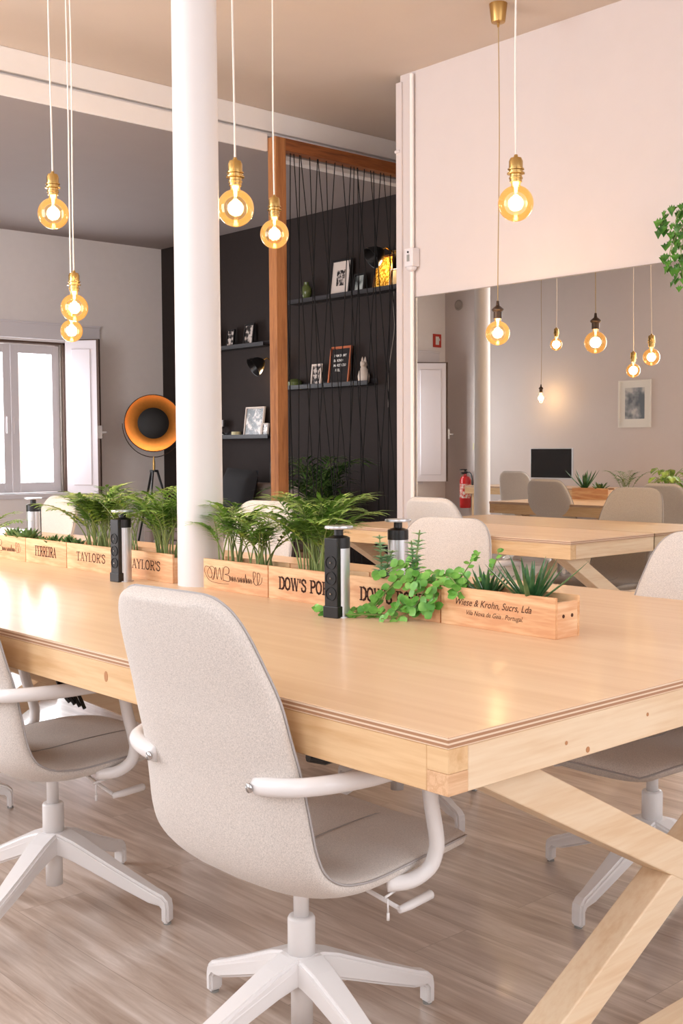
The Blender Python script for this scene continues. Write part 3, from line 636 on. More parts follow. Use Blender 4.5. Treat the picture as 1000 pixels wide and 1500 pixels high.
def crate(y0, y1, kind, label, endface=False, x0=2.095, x1=2.186):
    L = y1 - y0; root = thing('wine_crate', label, 'crate', (x0, y0, TZ), 0, 'wooden wine crates used as planters')
    t = .008; Hc = .094; W = x1 - x0
    MB().box(0, t, 0.001, L - .001, 0, Hc).box(W - t, W, .001, L - .001, 0, Hc).done('side_board', M['crate'], root, bevel=.0008, seg=1)
    for ya in (.0015, L - .012): MB().box(t, W - t, ya, ya + .0105, 0, Hc - .012).done('end_board', M['crateEnd'], root, bevel=.0008, seg=1)
    MB().box(t, W - t, .012, L - .012, 0, .006).done('bottom_board', M['crate'], root)
    MB().box(t, W - t, .012, L - .012, .006, Hc - .022).done('soil', M['soil'], root)
    if endface:
        hm = MB()
        for xx in (.030, .062): hm.lathe([(.0045, 0), (.0045, .0006)], 10, (xx, .0014, .05), Matrix.Rotation(R(90), 3, 'X'))
        hm.done('screw_hole', M['ink'], root)
    mb = MB(); c = L / 2; z = .048; fx = -.0002
    if kind == 'DOW': stroke_word(mb, "DOW'S PORT", .034, .0064, fx, c, z + .0, 1.0)
    elif kind == 'TAYLOR': stroke_word(mb, "TAYLOR'S", .030, .0042, fx, c - .0, z + .002, 1.2, 1.0)
    elif kind == 'FERREIRA': stroke_word(mb, 'FERREIRA', .036, .0052, fx, c, z + .002, .80)
    elif kind == 'BURM':
        s = .042
        # sweeping initials and tail
        curve_stroke(mb, [(-.155, .005), (-.15, .022), (-.125, .018), (-.115, -.004), (-.128, -.012), (-.14, .004), (-.12, .024), (-.10, .014), (-.108, -.016), (-.118, -.01)], .0016, fx, c, z)
        curve_stroke(mb, [(-.108, -.012), (-.096, .022), (-.088, -.014), (-.076, .022), (-.066, -.014), (-.058, .024)], .0018, fx, c, z)
        curve_stroke(mb, [(-.058, -.016), (-.052, .024), (-.03, .024), (-.03, .008), (-.048, .004), (-.026, .0), (-.028, -.016), (-.058, -.014)], .0019, fx, c, z)
        u = -.022
        for k, pat in enumerate('urmester'):
            hh = .013 if pat not in 't' else .026
            wv = .0125 if pat != 'm' else .019
            curve_stroke(mb, [(u, .0), (u + wv * .3, -.014), (u + wv * .6, -.014 + hh), (u + wv * .85, -.015), (u + wv, -.004)], .0015, fx, c, z); u += wv
        curve_stroke(mb, [(u + .004, -.012), (u + .02, .016), (u + .008, .02), (u + .012, -.012), (u + .03, -.014), (u + .04, .014), (u + .028, .018), (u + .03, -.014), (u + .046, -.008), (u + .05, .008)], .0016, fx, c, z)
        curve_stroke(mb, [(-.155, .005), (-.13, -.02), (-.08, -.026), (-.03, -.024)], .0011, fx, c, z)
    elif kind == 'KROHN':
        font_text(mb, 'Wiese & Krohn, Sucrs, Lda', .0235, fx - .0002, c + .012, z + .004, .35, .0001, .92)
        font_text(mb, 'Vila Nova de Gaia . Portugal.', .0165, fx - .0002, c + .006, z - .018, .35, 0, .92)
    mb.done('lettering', M['ink'], root)
    return root
crate(1.602, 1.955, 'KROHN', 'pine wine crate at the near right end of the row, lettered in slanting script', True)
crate(1.957, 2.297, 'DOW', "wine crate lettered DOW'S PORT, partly covered by the trailing green plant")
crate(2.299, 2.640, 'DOW', "wine crate lettered DOW'S PORT just left of the front socket tower")
crate(2.642, 2.965, 'BURM', 'wine crate with looping handwritten lettering just right of the column')
crate(3.135, 3.482, 'TAYLOR', "wine crate lettered TAYLOR'S touching the column on its left")
crate(3.484, 3.828, 'TAYLOR', "wine crate lettered TAYLOR'S left of the slim socket tower")
crate(3.830, 4.150, 'FERREIRA', 'wine crate lettered FERREIRA holding small succulents')
crate(4.152, 4.500, 'BURM', 'wine crate with handwritten lettering cut by the left edge of the picture')
crate(4.86, 5.21, 'BURM', 'wine crate at the right edge of the mirror, holding a leafy plant')
crate(5.52, 5.88, 'BURM', 'wine crate with spiky plants reflected in the middle of the mirror')

# ---------------------------------------------------------------- socket towers
def tower(x, y, yaw, label, sock=True):
    r = thing('socket_tower', label, 'power socket', (x, y, TZ), R(yaw), 'pop-up socket towers on the long table')
    MB().lathe([(.034, 0), (.034, .003), (.0285, .003), (.0285, .178)], 28).done('aluminium_body', M['alu'], r, smooth=True)
    MB().box(-.034, -.016, -.021, .021, 0.003, .205).box(-.037, -.015, -.024, .024, 0, .03).done('socket_strip', M['black'], r, bevel=.002)
    MB().lathe([(.0295, .178), (.0295, .205), (.02, .209), (.012, .211), (.012, .228)], 24).done('neck', M['black'], r, smooth=True)
    MB().lathe([(.036, .228), (.037, .231), (.036, .235)], 28).done('cap', M['alu'], r, smooth=True)
    for z in (.062, .102, .142):
        s = MB().lathe([(.0175, 0), (.0175, .002), (.0155, .002), (.014, -.006)], 20, (-.0342, 0, z), Matrix.Rotation(R(-90), 3, 'Y')).done('socket', M['blackm'], r, smooth=False)
        MB().lathe([(.0025, 0), (.0025, .004)], 8, (-.033, 0, z), Matrix.Rotation(R(-90), 3, 'Y')).done('earth_pin', M['chrome'], s)
tower(1.99, 2.215, 10, 'black and aluminium socket tower in front of the crates, nearest the viewer')
tower(2.02, 3.315, 5, 'socket tower in front of the crates just left of the column')
tower(2.29, 2.30, -132, 'aluminium socket tower standing behind the crates at the trailing plant')
tower(2.29, 4.46, -140, 'aluminium socket tower behind the crates near the left edge')

# ---------------------------------------------------------------- plants
def rnd(a, b): return random.uniform(a, b)
def leaf(mb, c, d, up, L, w, fold=.0, bend=0.):
    d = d.normalized(); s = d.cross(up)
    if s.length < 1e-3: s = d.orthogonal()
    s.normalize(); u = s.cross(d)
    p = [c, c + d * L * .35 + s * w + u * fold, c + d * L * .75 + s * w * .6 + u * (fold - bend * .5), c + d * L - u * bend, c + d * L * .75 - s * w * .6 + u * (fold - bend * .5), c + d * L * .35 - s * w + u * fold, c + d * L * .4, c + d * L * .75 - u * bend * .5]
    v = [mb.b.verts.new(q) for q in p]
    mb.face([v[0], v[1], v[6]]); mb.face([v[1], v[2], v[7], v[6]]); mb.face([v[2], v[3], v[7]]); mb.face([v[3], v[4], v[7]]); mb.face([v[4], v[5], v[6], v[7]]); mb.face([v[5], v[0], v[6]])
def frond(mb, smb, base, az, H, reach, nl=11, ll=.07, lw=.005, droop=.3, start=.4):
    dr = Vector((math.cos(az), math.sin(az), 0)); pts = []
    for i in range(13):
        t = i / 12; pts.append(base + dr * reach * t ** 1.7 + Vector((0, 0, H * (t - droop * t ** 3))))
    smb.tube(pts, [.0022 * (1 - .7 * i / 12) + .0004 for i in range(13)], 5)
    for k in range(nl):
        t = start + (1 - start) * (k + .5) / nl; i = min(int(t * 12), 11); f = t * 12 - i; p = pts[i].lerp(pts[i + 1], f); d = (pts[i + 1] - pts[i]).normalized()
        side = d.cross(Vector((0, 0, 1)));
        if side.length < .01: side = Vector((-dr.y, dr.x, 0))
        side.normalize(); l_ = ll * (1 - .45 * abs(k / nl - .4)) * rnd(.85, 1.1)
        for s in (-1, 1):
            dd = (side * s + d * (.55 + .5 * k / nl) + Vector((0, 0, rnd(-.1, .12)))).normalized()
            leaf(mb, p, dd, Vector((0, 0, 1)), l_, lw, 0, l_ * .22)
    leaf(mb, pts[-1], (pts[-1] - pts[-2]), Vector((0, 0, 1)), ll * .8, lw, 0, .01)
def palm_plant(x, y, z, n, Hr, rr, label, spread=.03, ll=.07, lw=.0052, mat='palm', cat='plant', name='parlour_palm', ellong=1, droop=.3, group='feathery palms in the crates', start=.4):
    r = thing(name, label, cat, (x, y, z), 0, group); a, b_ = MB(), MB()
    for i in range(n):
        az = 2 * math.pi * i / n + rnd(-.5, .5); base = Vector((rnd(-1, 1) * min(spread, .03) if group else rnd(-spread, spread), rnd(-spread, spread) * ellong, 0))
        frond(a, b_, base, az, rnd(*Hr), rnd(*rr), 11, ll, lw, droop, start)
    a.done('foliage', M[mat], r); b_.done('stems', M['stem'], r, smooth=True)
    return r
BX = 2.14; SZ = TZ + .072
palm_plant(BX, 2.88, SZ, 16, (.17, .29), (.04, .15), 'small feathery palm right of the column, in the crate with handwritten lettering', .03, .062, .006)
palm_plant(BX, 2.72, SZ, 18, (.15, .25), (.04, .14), 'low feathery palm at the right end of the crate with handwritten lettering', .03, .06, .0058)
palm_plant(BX, 2.47, SZ, 34, (.2, .34), (.05, .19), 'large bushy palm behind the front socket tower', .05, .08, .0072)
palm_plant(BX, 3.24, SZ, 32, (.19, .33), (.04, .15), 'bushy palm touching the left side of the column', .05, .068, .0055)
palm_plant(BX, 3.47, SZ, 8, (.24, .34), (.08, .2), 'tall loose palm with a fan of leaves below the golden lamp', .03, .08, .0055)
palm_plant(BX, 3.66, SZ, 34, (.19, .34), (.05, .18), "bushy palm in the second crate lettered TAYLOR'S", .06, .075, .007)
palm_plant(2.14, 4.62, TZ, 9, (.2, .32), (.1, .2), 'palm whose leaf tips enter at the left edge', .03)
palm_plant(BX, 5.38, TZ + .0, 12, (.24, .36), (.08, .2), 'fine-leaved plant reflected in the mirror between two crates', .03, .06, .006, 'succ')
def rosette(x, y, z, n, L, w, label, mat='succ', up=.5, name='succulent', group='small succulents in the crates', thick=.006):
    r = thing(name, label, 'plant', (x, y, z), rnd(0, 3), group); mb = MB()
    for i in range(n):
        az = i * 2.4; k = i / n; e = up + (1 - k) * .2 - k * .5 + rnd(-.1, .1); el = max(.12, 1.35 * (1 - k) + up * .5 * k)
        d = Vector((math.cos(az) * math.cos(el), math.sin(az) * math.cos(el), math.sin(el))); l_ = L * (.6 + .4 * k) * rnd(.85, 1.15)
        pts = [Vector((0, 0, 0)) + d * l_ * t + Vector((0, 0, .12 * l_ * t * t)) for t in (0, .3, .6, .85, 1)]
        mb.tube(pts, [w * .6, w, w * .85, w * .45, w * .08], 6, flat=.42)
    return mb.done('leaves', M[mat], r, smooth=True)
rosette(BX, 3.90, SZ, 20, .06, .010, 'pale star-shaped succulent at the right side of the FERREIRA crate')
rosette(BX - .01, 3.99, SZ, 18, .055, .009, 'green succulent in the middle of the FERREIRA crate')
rosette(BX, 3.83, SZ, 16, .05, .008, "dark green succulent where the FERREIRA and TAYLOR'S crates meet")
rosette(BX, 4.22, SZ, 24, .075, .013, 'broad-leaved succulent beside the left rear socket tower')
rosette(BX, 4.33, SZ, 20, .07, .012, 'broad-leaved succulent near the left edge of the picture')
rosette(BX, 4.10, SZ, 14, .04, .008, 'small succulent at the left end of the FERREIRA crate')
rosette(BX, 1.71, SZ - .012, 26, .15, .0065, 'spiky aloe at the right end of the row of crates', 'aloe', 1.0, 'aloe', 'spiky aloes')
rosette(BX, 1.845, SZ - .012, 20, .105, .0068, 'smaller spiky aloe left of the big one in the end crate', 'aloe', 1.0, 'aloe', 'spiky aloes')
rosette(BX, 5.78, SZ, 14, .2, .012, 'upright spiky plant reflected in the mirror beside the monitor', 'aloe', 1.3, 'aloe', 'spiky aloes')
rosette(BX, 5.63, SZ, 20, .1, .013, 'low dark succulent reflected in the mirror, in the crate with spiky leaves')
def round_leaf(mb, c, nrm, r):
    nrm = nrm.normalized(); a = nrm.orthogonal().normalized(); b_ = nrm.cross(a); n = 9; ctr = mb.b.verts.new(c - nrm * r * .18); vs = []
    for j in range(n):
        t = 2 * math.pi * j / n; rr = r * (1 + .08 * math.cos(t * 5)); vs.append(mb.b.verts.new(c + a * math.cos(t) * rr + b_ * math.sin(t) * rr))
    for j in range(n): mb.face([ctr, vs[j], vs[(j + 1) % n]])
def trail(a, s, pts, n, r, r2=None, pair=True):
    P = spline(pts, 10); s.tube(P, .0014, 5)
    for k in range(n):
        i = int((k + .5) / n * (len(P) - 1)); d = (P[i + 1] - P[i]).normalized()
        for q in ((-1, 1) if pair else (1,)):
            o = d.cross(Vector((rnd(-1, 1), rnd(-1, 1), rnd(-.3, 1)))).normalized() * q
            rad = (r + (((r2 or r) - r) * k / n)) * rnd(.8, 1.15); c = P[i] + o * rad * 1.1
            round_leaf(a, c, Vector((rnd(-.9, -.2), rnd(-.7, .2), rnd(.3, 1))), rad)
def creeper():
    r = thing('trailing_creeper', 'bright green round-leaved creeper spilling over the front of the crates', 'plant', (BX, 2.02, SZ)); a, s = MB(), MB()
    V = Vector
    # strands over the front edge down to the tabletop (front face at x=-.045)
    starts = [((0, .02, 0), (-.04, .05, .04), (-.075, .09, -.0), (-.095, .13, -.05), (-.12, .17, -.060)),
              ((0, .0, 0), (-.04, .02, .035), (-.07, .03, -.02), (-.09, .07, -.058), (-.16, .16, -.062)),
              ((0, -.02, 0), (-.04, -.02, .03), (-.065, -.01, -.02), (-.08, .02, -.055), (-.15, .04, -.062)),
              ((0, .04, 0), (-.03, .08, .03), (-.065, .1, .0), (-.075, .12, -.04), (-.09, .14, -.06)),
              ((0, -.04, 0), (-.04, -.05, .035), (-.065, -.06, 0), (-.07, -.07, -.03)),
              ((0, -.05, 0), (-.03, -.08, .04), (-.05, -.12, .03), (-.062, -.14, .005)),
              ((0, .05, 0), (0, .09, .06), (-.03, .12, .05), (-.06, .15, .02)),
              ((-.09, .10, -.06), (-.15, .2, -.064), (-.17, .27, -.064)),
              ((0, -.05, 0), (.0, -.10, .05), (.0, -.135, .095), (-.0, -.14, .10)),
              ((0, -.06, 0), (.01, -.16, .04), (.0, -.20, .08), (-.0, -.215, .12)),
              ((0, -.04, 0), (-.02, -.09, .03), (-.02, -.13, .04))]
    for i, st in enumerate(starts): trail(a, s, [V(p) for p in st], 13 if i < 3 else 9, .012 if i not in (8, 9) else .007)
    for k in range(46):  # dense mound over the crate
        c = V((rnd(-.06, .03), rnd(-.12, .09), rnd(.01, .055))); round_leaf(a, c, V((rnd(-1, .1), rnd(-.6, .3), rnd(.3, 1))), rnd(.009, .0135))
    for k in range(26):
        c = V((rnd(-.085, -.058), rnd(-.06, .07), rnd(-.05, .02))); round_leaf(a, c, V((-1, rnd(-.6, .3), rnd(.0, .8))), rnd(.009, .0135))
    a.done('leaves', M['creeper'], r, smooth=True); s.done('stems', M['stem'], r)
creeper()
def mintplant(y, label, hs):
    r = thing('upright_herb', label, 'plant', (BX + .01, y, SZ), 0, 'pale upright herbs beside the rear socket tower'); a, s = MB(), MB()
    for h, dx, dy in hs:
        P = spline([(0, 0, 0), (dx * .4, dy * .4, h * .5), (dx, dy, h)], 8); s.tube(P, .002, 5)
        for k in range(9):
            i = int(3 + k * 1.4); i = min(i, len(P) - 1)
            for q in range(4):
                az = q * 1.57 + k * .7; leaf(a, P[i], Vector((math.cos(az), math.sin(az), .5)), Vector((0, 0, 1)), .032 * (1 - .04 * k), .0105, .002, .004)
    a.done('leaves', M['mint'], r); s.done('stems', M['stem'], r)
mintplant(2.10, 'pale green upright herb right of the rear socket tower', [(.15, .0, -.02), (.12, .01, .02)])
mintplant(2.22, 'pale green upright herb in front of the rear socket tower', [(.13, .0, .01), (.09, .01, -.03)])
def leafy(x, y, z, label):
    r = thing('leafy_plant', label, 'plant', (x, y, z)); a, s = MB(), MB()
    for i in range(34):
        az = rnd(0, 6.28); h = rnd(.08, .2); rad = rnd(.03, .15); e = Vector((math.cos(az) * rad, math.sin(az) * rad, h)); s.tube([(0, 0, 0), e * .6 + Vector((0, 0, .03)), e], .002, 5)
        leaf(a, e, Vector((math.cos(az), math.sin(az), -.4)), Vector((0, 0, 1)), .09, .03, .004, .02)
    a.done('leaves', M['palm'], r); s.done('stems', M['stem'], r)
leafy(BX, 5.0, SZ, 'broad-leaved green plant at the right edge of the mirror reflection')
# ivy hanging at the right edge
def ivy():
    r = thing('hanging_ivy', 'ivy hanging into the picture at the right edge beside the mirror', 'plant', (4.86, 2.98, 2.0)); a, s = MB(), MB()
    MB().lathe([(.05, .1), (.07, .12), (.08, .24), (.075, .25)], 20, (.08, -.16, 0)).done('plant_pot', M['ceramic'], r, smooth=True)
    MB().tube([(.19, -.16, .18), (.14, -.16, .18)], .01, 8).done('wall_hook', M['black'], r)
    sts = [[(.06, -.14, .24), (-.0, -.03, .33), (-.01, .10, .28), (-.01, .12, .22)], [(.06, -.14, .24), (.0, -.0, .24), (-.01, .07, .1), (.0, .05, -.02)], [(.06, -.14, .24), (.0, .01, .22), (.0, .02, .08), (.0, .03, .02)], [(.06, -.14, .24), (.0, .02, .3), (.0, .06, .18), (.0, .09, .08)], [(.06, -.14, .24), (.0, -.04, .3), (.0, .02, .1), (-.01, -.02, -.1)]]
    for st in sts:
        P = spline(st, 12); s.tube(P, .0018, 5)
        for k in range(4, len(P), 2):
            nrm = Vector((-1, rnd(-.6, .6), rnd(-.2, .6))).normalized(); c = P[k] + Vector((rnd(-.02, .01), rnd(-.025, .025), rnd(-.02, .01))); x_ = nrm.cross(Vector((0, 0, 1))).normalized(); y_ = x_.cross(nrm); L = rnd(.02, .032)
            out = [(0, .35), (-.3, .75), (-.42, .3), (-.95, .3), (-.6, -.2), (0, -1.1), (.6, -.2), (.95, .3), (.42, .3), (.3, .75)]
            vs = [a.b.verts.new(c + x_ * u * L + y_ * v * L) for u, v in out]; ct = a.b.verts.new(c - nrm * .004)
            for j in range(10): a.face([ct, vs[j], vs[(j + 1) % 10]])
    a.done('leaves', M['ivy'], r); s.done('stems', M['stem'], r)
ivy()

# ---------------------------------------------------------------- pendants
def pendant(x, y, z, label, dark=False, R0=.0625, zceil=None, small=False, wob=.006):
    zc = zceil or (ZC if y < YB else ZB)
    r = thing('pendant_lamp', label, 'pendant lamp', (x, y, z), 0, 'globe pendant bulbs')
    prof = []
    nr = .017 * R0 / .0625
    a0 = math.asin(nr / R0)
    for i in range(22):
        a = math.pi - (math.pi - a0) * i / 21 if False else math.pi * (1 - i / 21) + a0 * (i / 21)
        prof.append((R0 * math.sin(a), R0 * math.cos(a)))
    zt = R0 * math.cos(a0); prof += [(nr * .96, zt + .006), (nr * 1.0, zt + .022)]
    if small: prof = [(.001, -.05), (.02, -.045), (.031, -.015), (.031, .01), (.022, .04), (.014, .06), (.014, .07)]; zt = .05; nr = .014
    gl_ = MB().lathe(prof, 32, caps=False).done('bulb_glass', M['globe'], r, smooth=True)
    MB().lathe([(.001, -.024), (.010, -.021), (.0155, -.004), (.0145, .014), (.008, .028), (.002, .032)], 16).done('filament', M['core'], gl_, smooth=True)
    MB().lathe([(.008, .026), (.005, .035), (.007, zt), (.014, zt + .018)], 12).done('filament_stem', M['ceramic'], gl_, smooth=True)
    b0 = zt + .014; k = nr / .017
    if dark:
        MB().lathe([(.022 * k, b0), (.022 * k, b0 + .035), (.027 * k, b0 + .037), (.027 * k, b0 + .04), (.031 * k, b0 + .042), (.031 * k, b0 + .048), (.02 * k, b0 + .058), (.01 * k, b0 + .066), (.007 * k, b0 + .09)], 24).done('lamp_holder', M['bronze'], r, smooth=True); zt2 = b0 + .088
    else:
        k = k * 1.0
        MB().lathe([(.0215 * k, b0), (.0215 * k, b0 + .01 * k), (.024 * k, b0 + .011 * k), (.024 * k, b0 + .016 * k), (.0215 * k, b0 + .018 * k), (.0215 * k, b0 + .026 * k), (.031 * k, b0 + .028 * k), (.031 * k, b0 + .032 * k), (.0245 * k, b0 + .034 * k), (.0245 * k, b0 + .04 * k), (.029 * k, b0 + .042 * k), (.029 * k, b0 + .046 * k), (.0245 * k, b0 + .048 * k), (.0245 * k, b0 + .072 * k), (.02 * k, b0 + .083 * k), (.008 * k, b0 + .087 * k), (.006 * k, b0 + .095 * k)], 28).done('lamp_holder', M['brass'], r, smooth=True); zt2 = b0 + .092 * k
    Hc = zc - z
    P = [Vector((math.sin(t * 2.3 + x * 7) * wob * math.sin(math.pi * t) * 1.0, math.cos(t * 3.1 + y * 5) * wob * math.sin(math.pi * t), zt2 + (Hc - .02 - zt2) * t)) for t in [i / 16 for i in range(17)]]
    MB().tube(P, .0034 if not dark else .0026, 8).done('cord', M['cordb' if dark else 'cordw'], r, smooth=True)
    MB().lathe([(.006, Hc - .115), (.007, Hc - .095), (.034, Hc - .092), (.036, Hc - .088), (.046, Hc - .002), (.046, Hc)], 28).done('ceiling_rose', M['brassd'], r, smooth=True)
    l = bpy.data.lights.new('bulb_light', 'POINT'); l.energy = BULB_W * (1 if not small else .5); l.color = (1, .74, .46); l.shadow_soft_size = .03
    lo = bpy.data.objects.new('bulb_light', l); COL.objects.link(lo); lo.parent = r
    return r
pendant(2.335, 4.324, 2.159, 'globe bulb with brass holder, leftmost of the hanging lamps')
pendant(2.69, 4.80, 1.85, 'globe bulb with brass holder in front of a second one, above the left window', wob=.01)
pendant(2.74, 4.92, 1.757, 'smaller-looking globe bulb half hidden below another, above the left window', wob=.004, R0=.052)
pendant(2.405, 3.19, 2.014, 'large globe bulb with brass holder just right of the column')
pendant(3.213, 3.983, 2.132, 'globe bulb hanging in front of the corner of the wooden frame')
pendant(3.23, 2.652, 2.056, 'globe bulb on a white cord in front of the blank right wall')
pendant(4.62, 3.91, 1.785, 'globe bulb with dark holder on a gold cord, in front of the mirror', dark=True)
pendant(2.43, 5.86, 2.03, 'small-looking globe bulb seen only in the mirror, near its top', R0=.05)
pendant(-.25, 8.12, 1.74, 'teardrop bulb on a long dark cord seen only in the mirror', dark=True, small=True)

# ---------------------------------------------------------------- string partition
sp_ = thing('string_partition', 'stained wooden frame strung with criss-cross black cords in front of the dark wall', 'room divider', (4.87, 6.02, 0))
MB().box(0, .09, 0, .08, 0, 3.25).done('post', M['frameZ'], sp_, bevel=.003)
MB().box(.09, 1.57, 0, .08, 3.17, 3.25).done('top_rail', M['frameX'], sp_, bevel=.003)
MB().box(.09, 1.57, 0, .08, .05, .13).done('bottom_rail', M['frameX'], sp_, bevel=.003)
tops = [.1, .16, .19, .24, .25, .33, .40, .405, .48, .56, .63, .71, .74, .77, .775, .84, .90, .93, 1.0, 1.03, 1.1, 1.18, 1.26, 1.34, 1.42, 1.5]
bots = [.18, .12, .40, .20, .62, .45, .24, .75, .56, .30, .90, .50, .66, 1.1, .8, .60, 1.22, .98, .72, 1.35, 1.05, .9, 1.45, 1.15, 1.3, 1.5]
for a, b_ in zip(tops, bots):
    MB().tube([(a, .04, 3.17), (b_, .04, .13)], .0034, 6).done('cord', M['string'], sp_)
    
# ---------------------------------------------------------------- shelves on the dark wall
def shelf(y0, y1, z, label):
    r = thing('picture_ledge', label, 'shelf', (XD, y0, z)); L = y1 - y0; m = M['blackm']
    MB().box(-.12, 0, 0, L, 0, .014).done('board', plain('black_shelf', (34, 30, 32), .5), r)
    MB().box(-.12, -.108, 0, L, .014, .035).box(-.012, 0, 0, L, .014, .055).done('lip', plain('black_shelf_lip', (44, 40, 44), .5), r)
shelf(6.35, 7.68, 2.42, 'long black picture ledge, uppermost on the dark wall')
shelf(6.70, 7.92, 1.70, 'black picture ledge below the uppermost one, holding a letter board')
shelf(8.02, 9.0, 2.10, 'black picture ledge high up, left of the wooden post')
shelf(7.97, 9.0, 1.29, 'lowest black picture ledge, left of the wooden post')
def framed(y, z, wd, hh, label, fr='black', art=None, mount=True, cat='picture frame', name='framed_photo', lean=.13, x=XD - .095, fw=.014, rot=0):
    r = thing(name, label, cat, (x, y, z), 0)
    mt = Matrix.Rotation(lean, 3, 'Y') @ Matrix.Rotation(rot, 3, 'Z')
    def bx(mb, x0, x1, y0, y1, z0, z1): return mb.box(x0, x1, y0, y1, z0, z1, mt)
    f = MB(); h = wd / 2
    for (y0, y1, z0, z1) in ((-h, -h + fw, 0, hh), (h - fw, h, 0, hh), (-h + fw, h - fw, 0, fw), (-h + fw, h - fw, hh - fw, hh)): bx(f, 0, .018, y0, y1, z0, z1)
    bx(f, .012, .018, -h + fw, h - fw, fw, hh - fw)
    f.done('frame', M[fr], r)
    if mount: bx(MB(), .008, .0118, -h + fw, h - fw, fw, hh - fw).done('mount', M['mat_white'], r); k = .24
    else: k = .02
    bx(MB(), .0065, .0078, -h + fw + wd * k, h - fw - wd * k, fw + hh * k, hh - fw - hh * k).done('print', art, r)
    return r
bw = lambda s, sc=26: art_mat('mono_print_%d' % s, ((40, 36, 36), (120, 112, 108), (210, 198, 190)), sc, s)
framed(7.06, 2.434, .24, .30, 'black frame with white mount on the uppermost ledge, tallest there', 'black', bw(3, 40))
framed(6.83, 2.434, .13, .16, 'small dark frame in the middle of the uppermost ledge', 'black', art_mat('grey_print', ((60, 66, 66), (150, 158, 156), (190, 196, 192)), 8, 5), False)
def gold_art():
    return art_mat('gold_print', ((150, 96, 20), (216, 160, 40), (246, 206, 90)), 60, 9)
framed(6.56, 2.434, .2, .27, 'golden patterned picture on the uppermost ledge under the wall lamp', 'gold', gold_art(), False, fw=.01)
framed(6.43, 2.434, .1, .15, 'small cream card behind the wall lamp on the uppermost ledge', 'mat_white', plain('cream_card', (190, 170, 130), .7), False, fw=.006)
framed(7.36, 1.714, .13, .19, 'small white frame with a monochrome photo beside the letter board', 'mat_white', bw(11, 34), False)
framed(8.55, 2.114, .11, .17, 'smallest black frame, on the high ledge beside the rounded green vase', 'black', bw(13, 30), False, fw=.008)
framed(8.28, 2.114, .14, .2, 'small black frame with a pale figure, on the high ledge next to the post', 'black', bw(15, 22), False, fw=.012)
framed(8.22, 1.304, .27, .27, 'sketchy monochrome portrait print on the lowest ledge', 'mat_white', bw(17, 14), False, fw=.012)
framed(8.06, 1.304, .1, .12, 'tiny pale print at the post on the lowest ledge', 'mat_white', bw(19, 30), False, fw=.008)
lb = framed(7.08, 1.714, .25, .32, 'black letter board with copper frame and white lettering on the middle ledge', 'copper', plain('felt_black', (36, 30, 30), .9), False, 'letter board', 'letter_board', fw=.012)
tm = MB()
for s, zz, yy in (('I AM IN MY', .235, .0), ('BE KIND', .195, .02), ('MAKE YOU', .155, .0), ('FEEL', .115, .02)):
    me = text_mesh(s, .03, 0, .0006); vs = [tm.b.verts.new(Matrix.Rotation(.13, 3, 'Y') @ Vector((.0058, yy - v.co.x, zz + v.co.y))) for v in me.vertices]
    for p in me.polygons: tm.face([vs[i] for i in p.vertices])
tm.done('lettering', M['paper'], lb)
def small(name, label, cat, x, y, z, prof, mat, **k):
    o = MB().lathe(prof, 20).done(name, M[mat], smooth=True, loc=(x, y, z)); return tag(o, label, cat)
VX = XD - .06
small('vase', 'small green glass vase at the left end of the uppermost ledge', 'vase', VX, 7.5, 2.434, [(.02, 0), (.03, .01), (.045, .07), (.045, .11), (.02, .14), (.022, .16), (.015, .16)], 'vase')
small('vase', 'rounded green vase beside the column on the high left ledge', 'vase', VX, 8.82, 2.114, [(.03, 0), (.045, .02), (.06, .1), (.055, .16), (.03, .19), (.02, .19)], 'vase')
small('glass_bowl', 'low green bowl on the middle ledge beside the post', 'bowl', VX, 7.66, 1.714, [(.03, 0), (.06, .02), (.065, .05), (.04, .075), (.01, .08)], 'vase')
small('candle_holder', 'clear glass candle holder on the lowest ledge', 'candle holder', VX, 8.72, 1.304, [(.035, 0), (.035, .03), (.01, .05), (.008, .08), (.04, .1), (.042, .16), (.036, .16)], 'chrome')
small('candle', 'short cream candle in the middle of the lowest ledge', 'candle', VX, 8.50, 1.304, [(.04, 0), (.045, .01), (.045, .05), (.038, .05)], 'signy')
def figurine(y, z, label, h=.2):
    r = thing('figurine', label, 'figurine', (VX, y, z)); 
    MB().lathe([(.035, 0), (.045, .01), (.05, h * .3), (.035, h * .55), (.022, h * .66), (.03, h * .75), (.026, h * .88), (.005, h * .92)], 16).sphere((-.02, -.012, h * .78), .022, n=8).done('body', M['ceramic'], r, smooth=True)
    MB().lathe([(.012, h * .85), (.007, h), (.001, h * 1.08)], 8, (0, .015, 0)).lathe([(.012, h * .85), (.007, h), (.001, h * 1.08)], 8, (0, -.018, 0)).done('ear', M['ceramic'], r)
figurine(6.80, 1.714, 'white ceramic figurine at the right end of the middle ledge')
figurine(7.86, 1.714, 'white ceramic figurine at the left end of the middle ledge, touching the post')
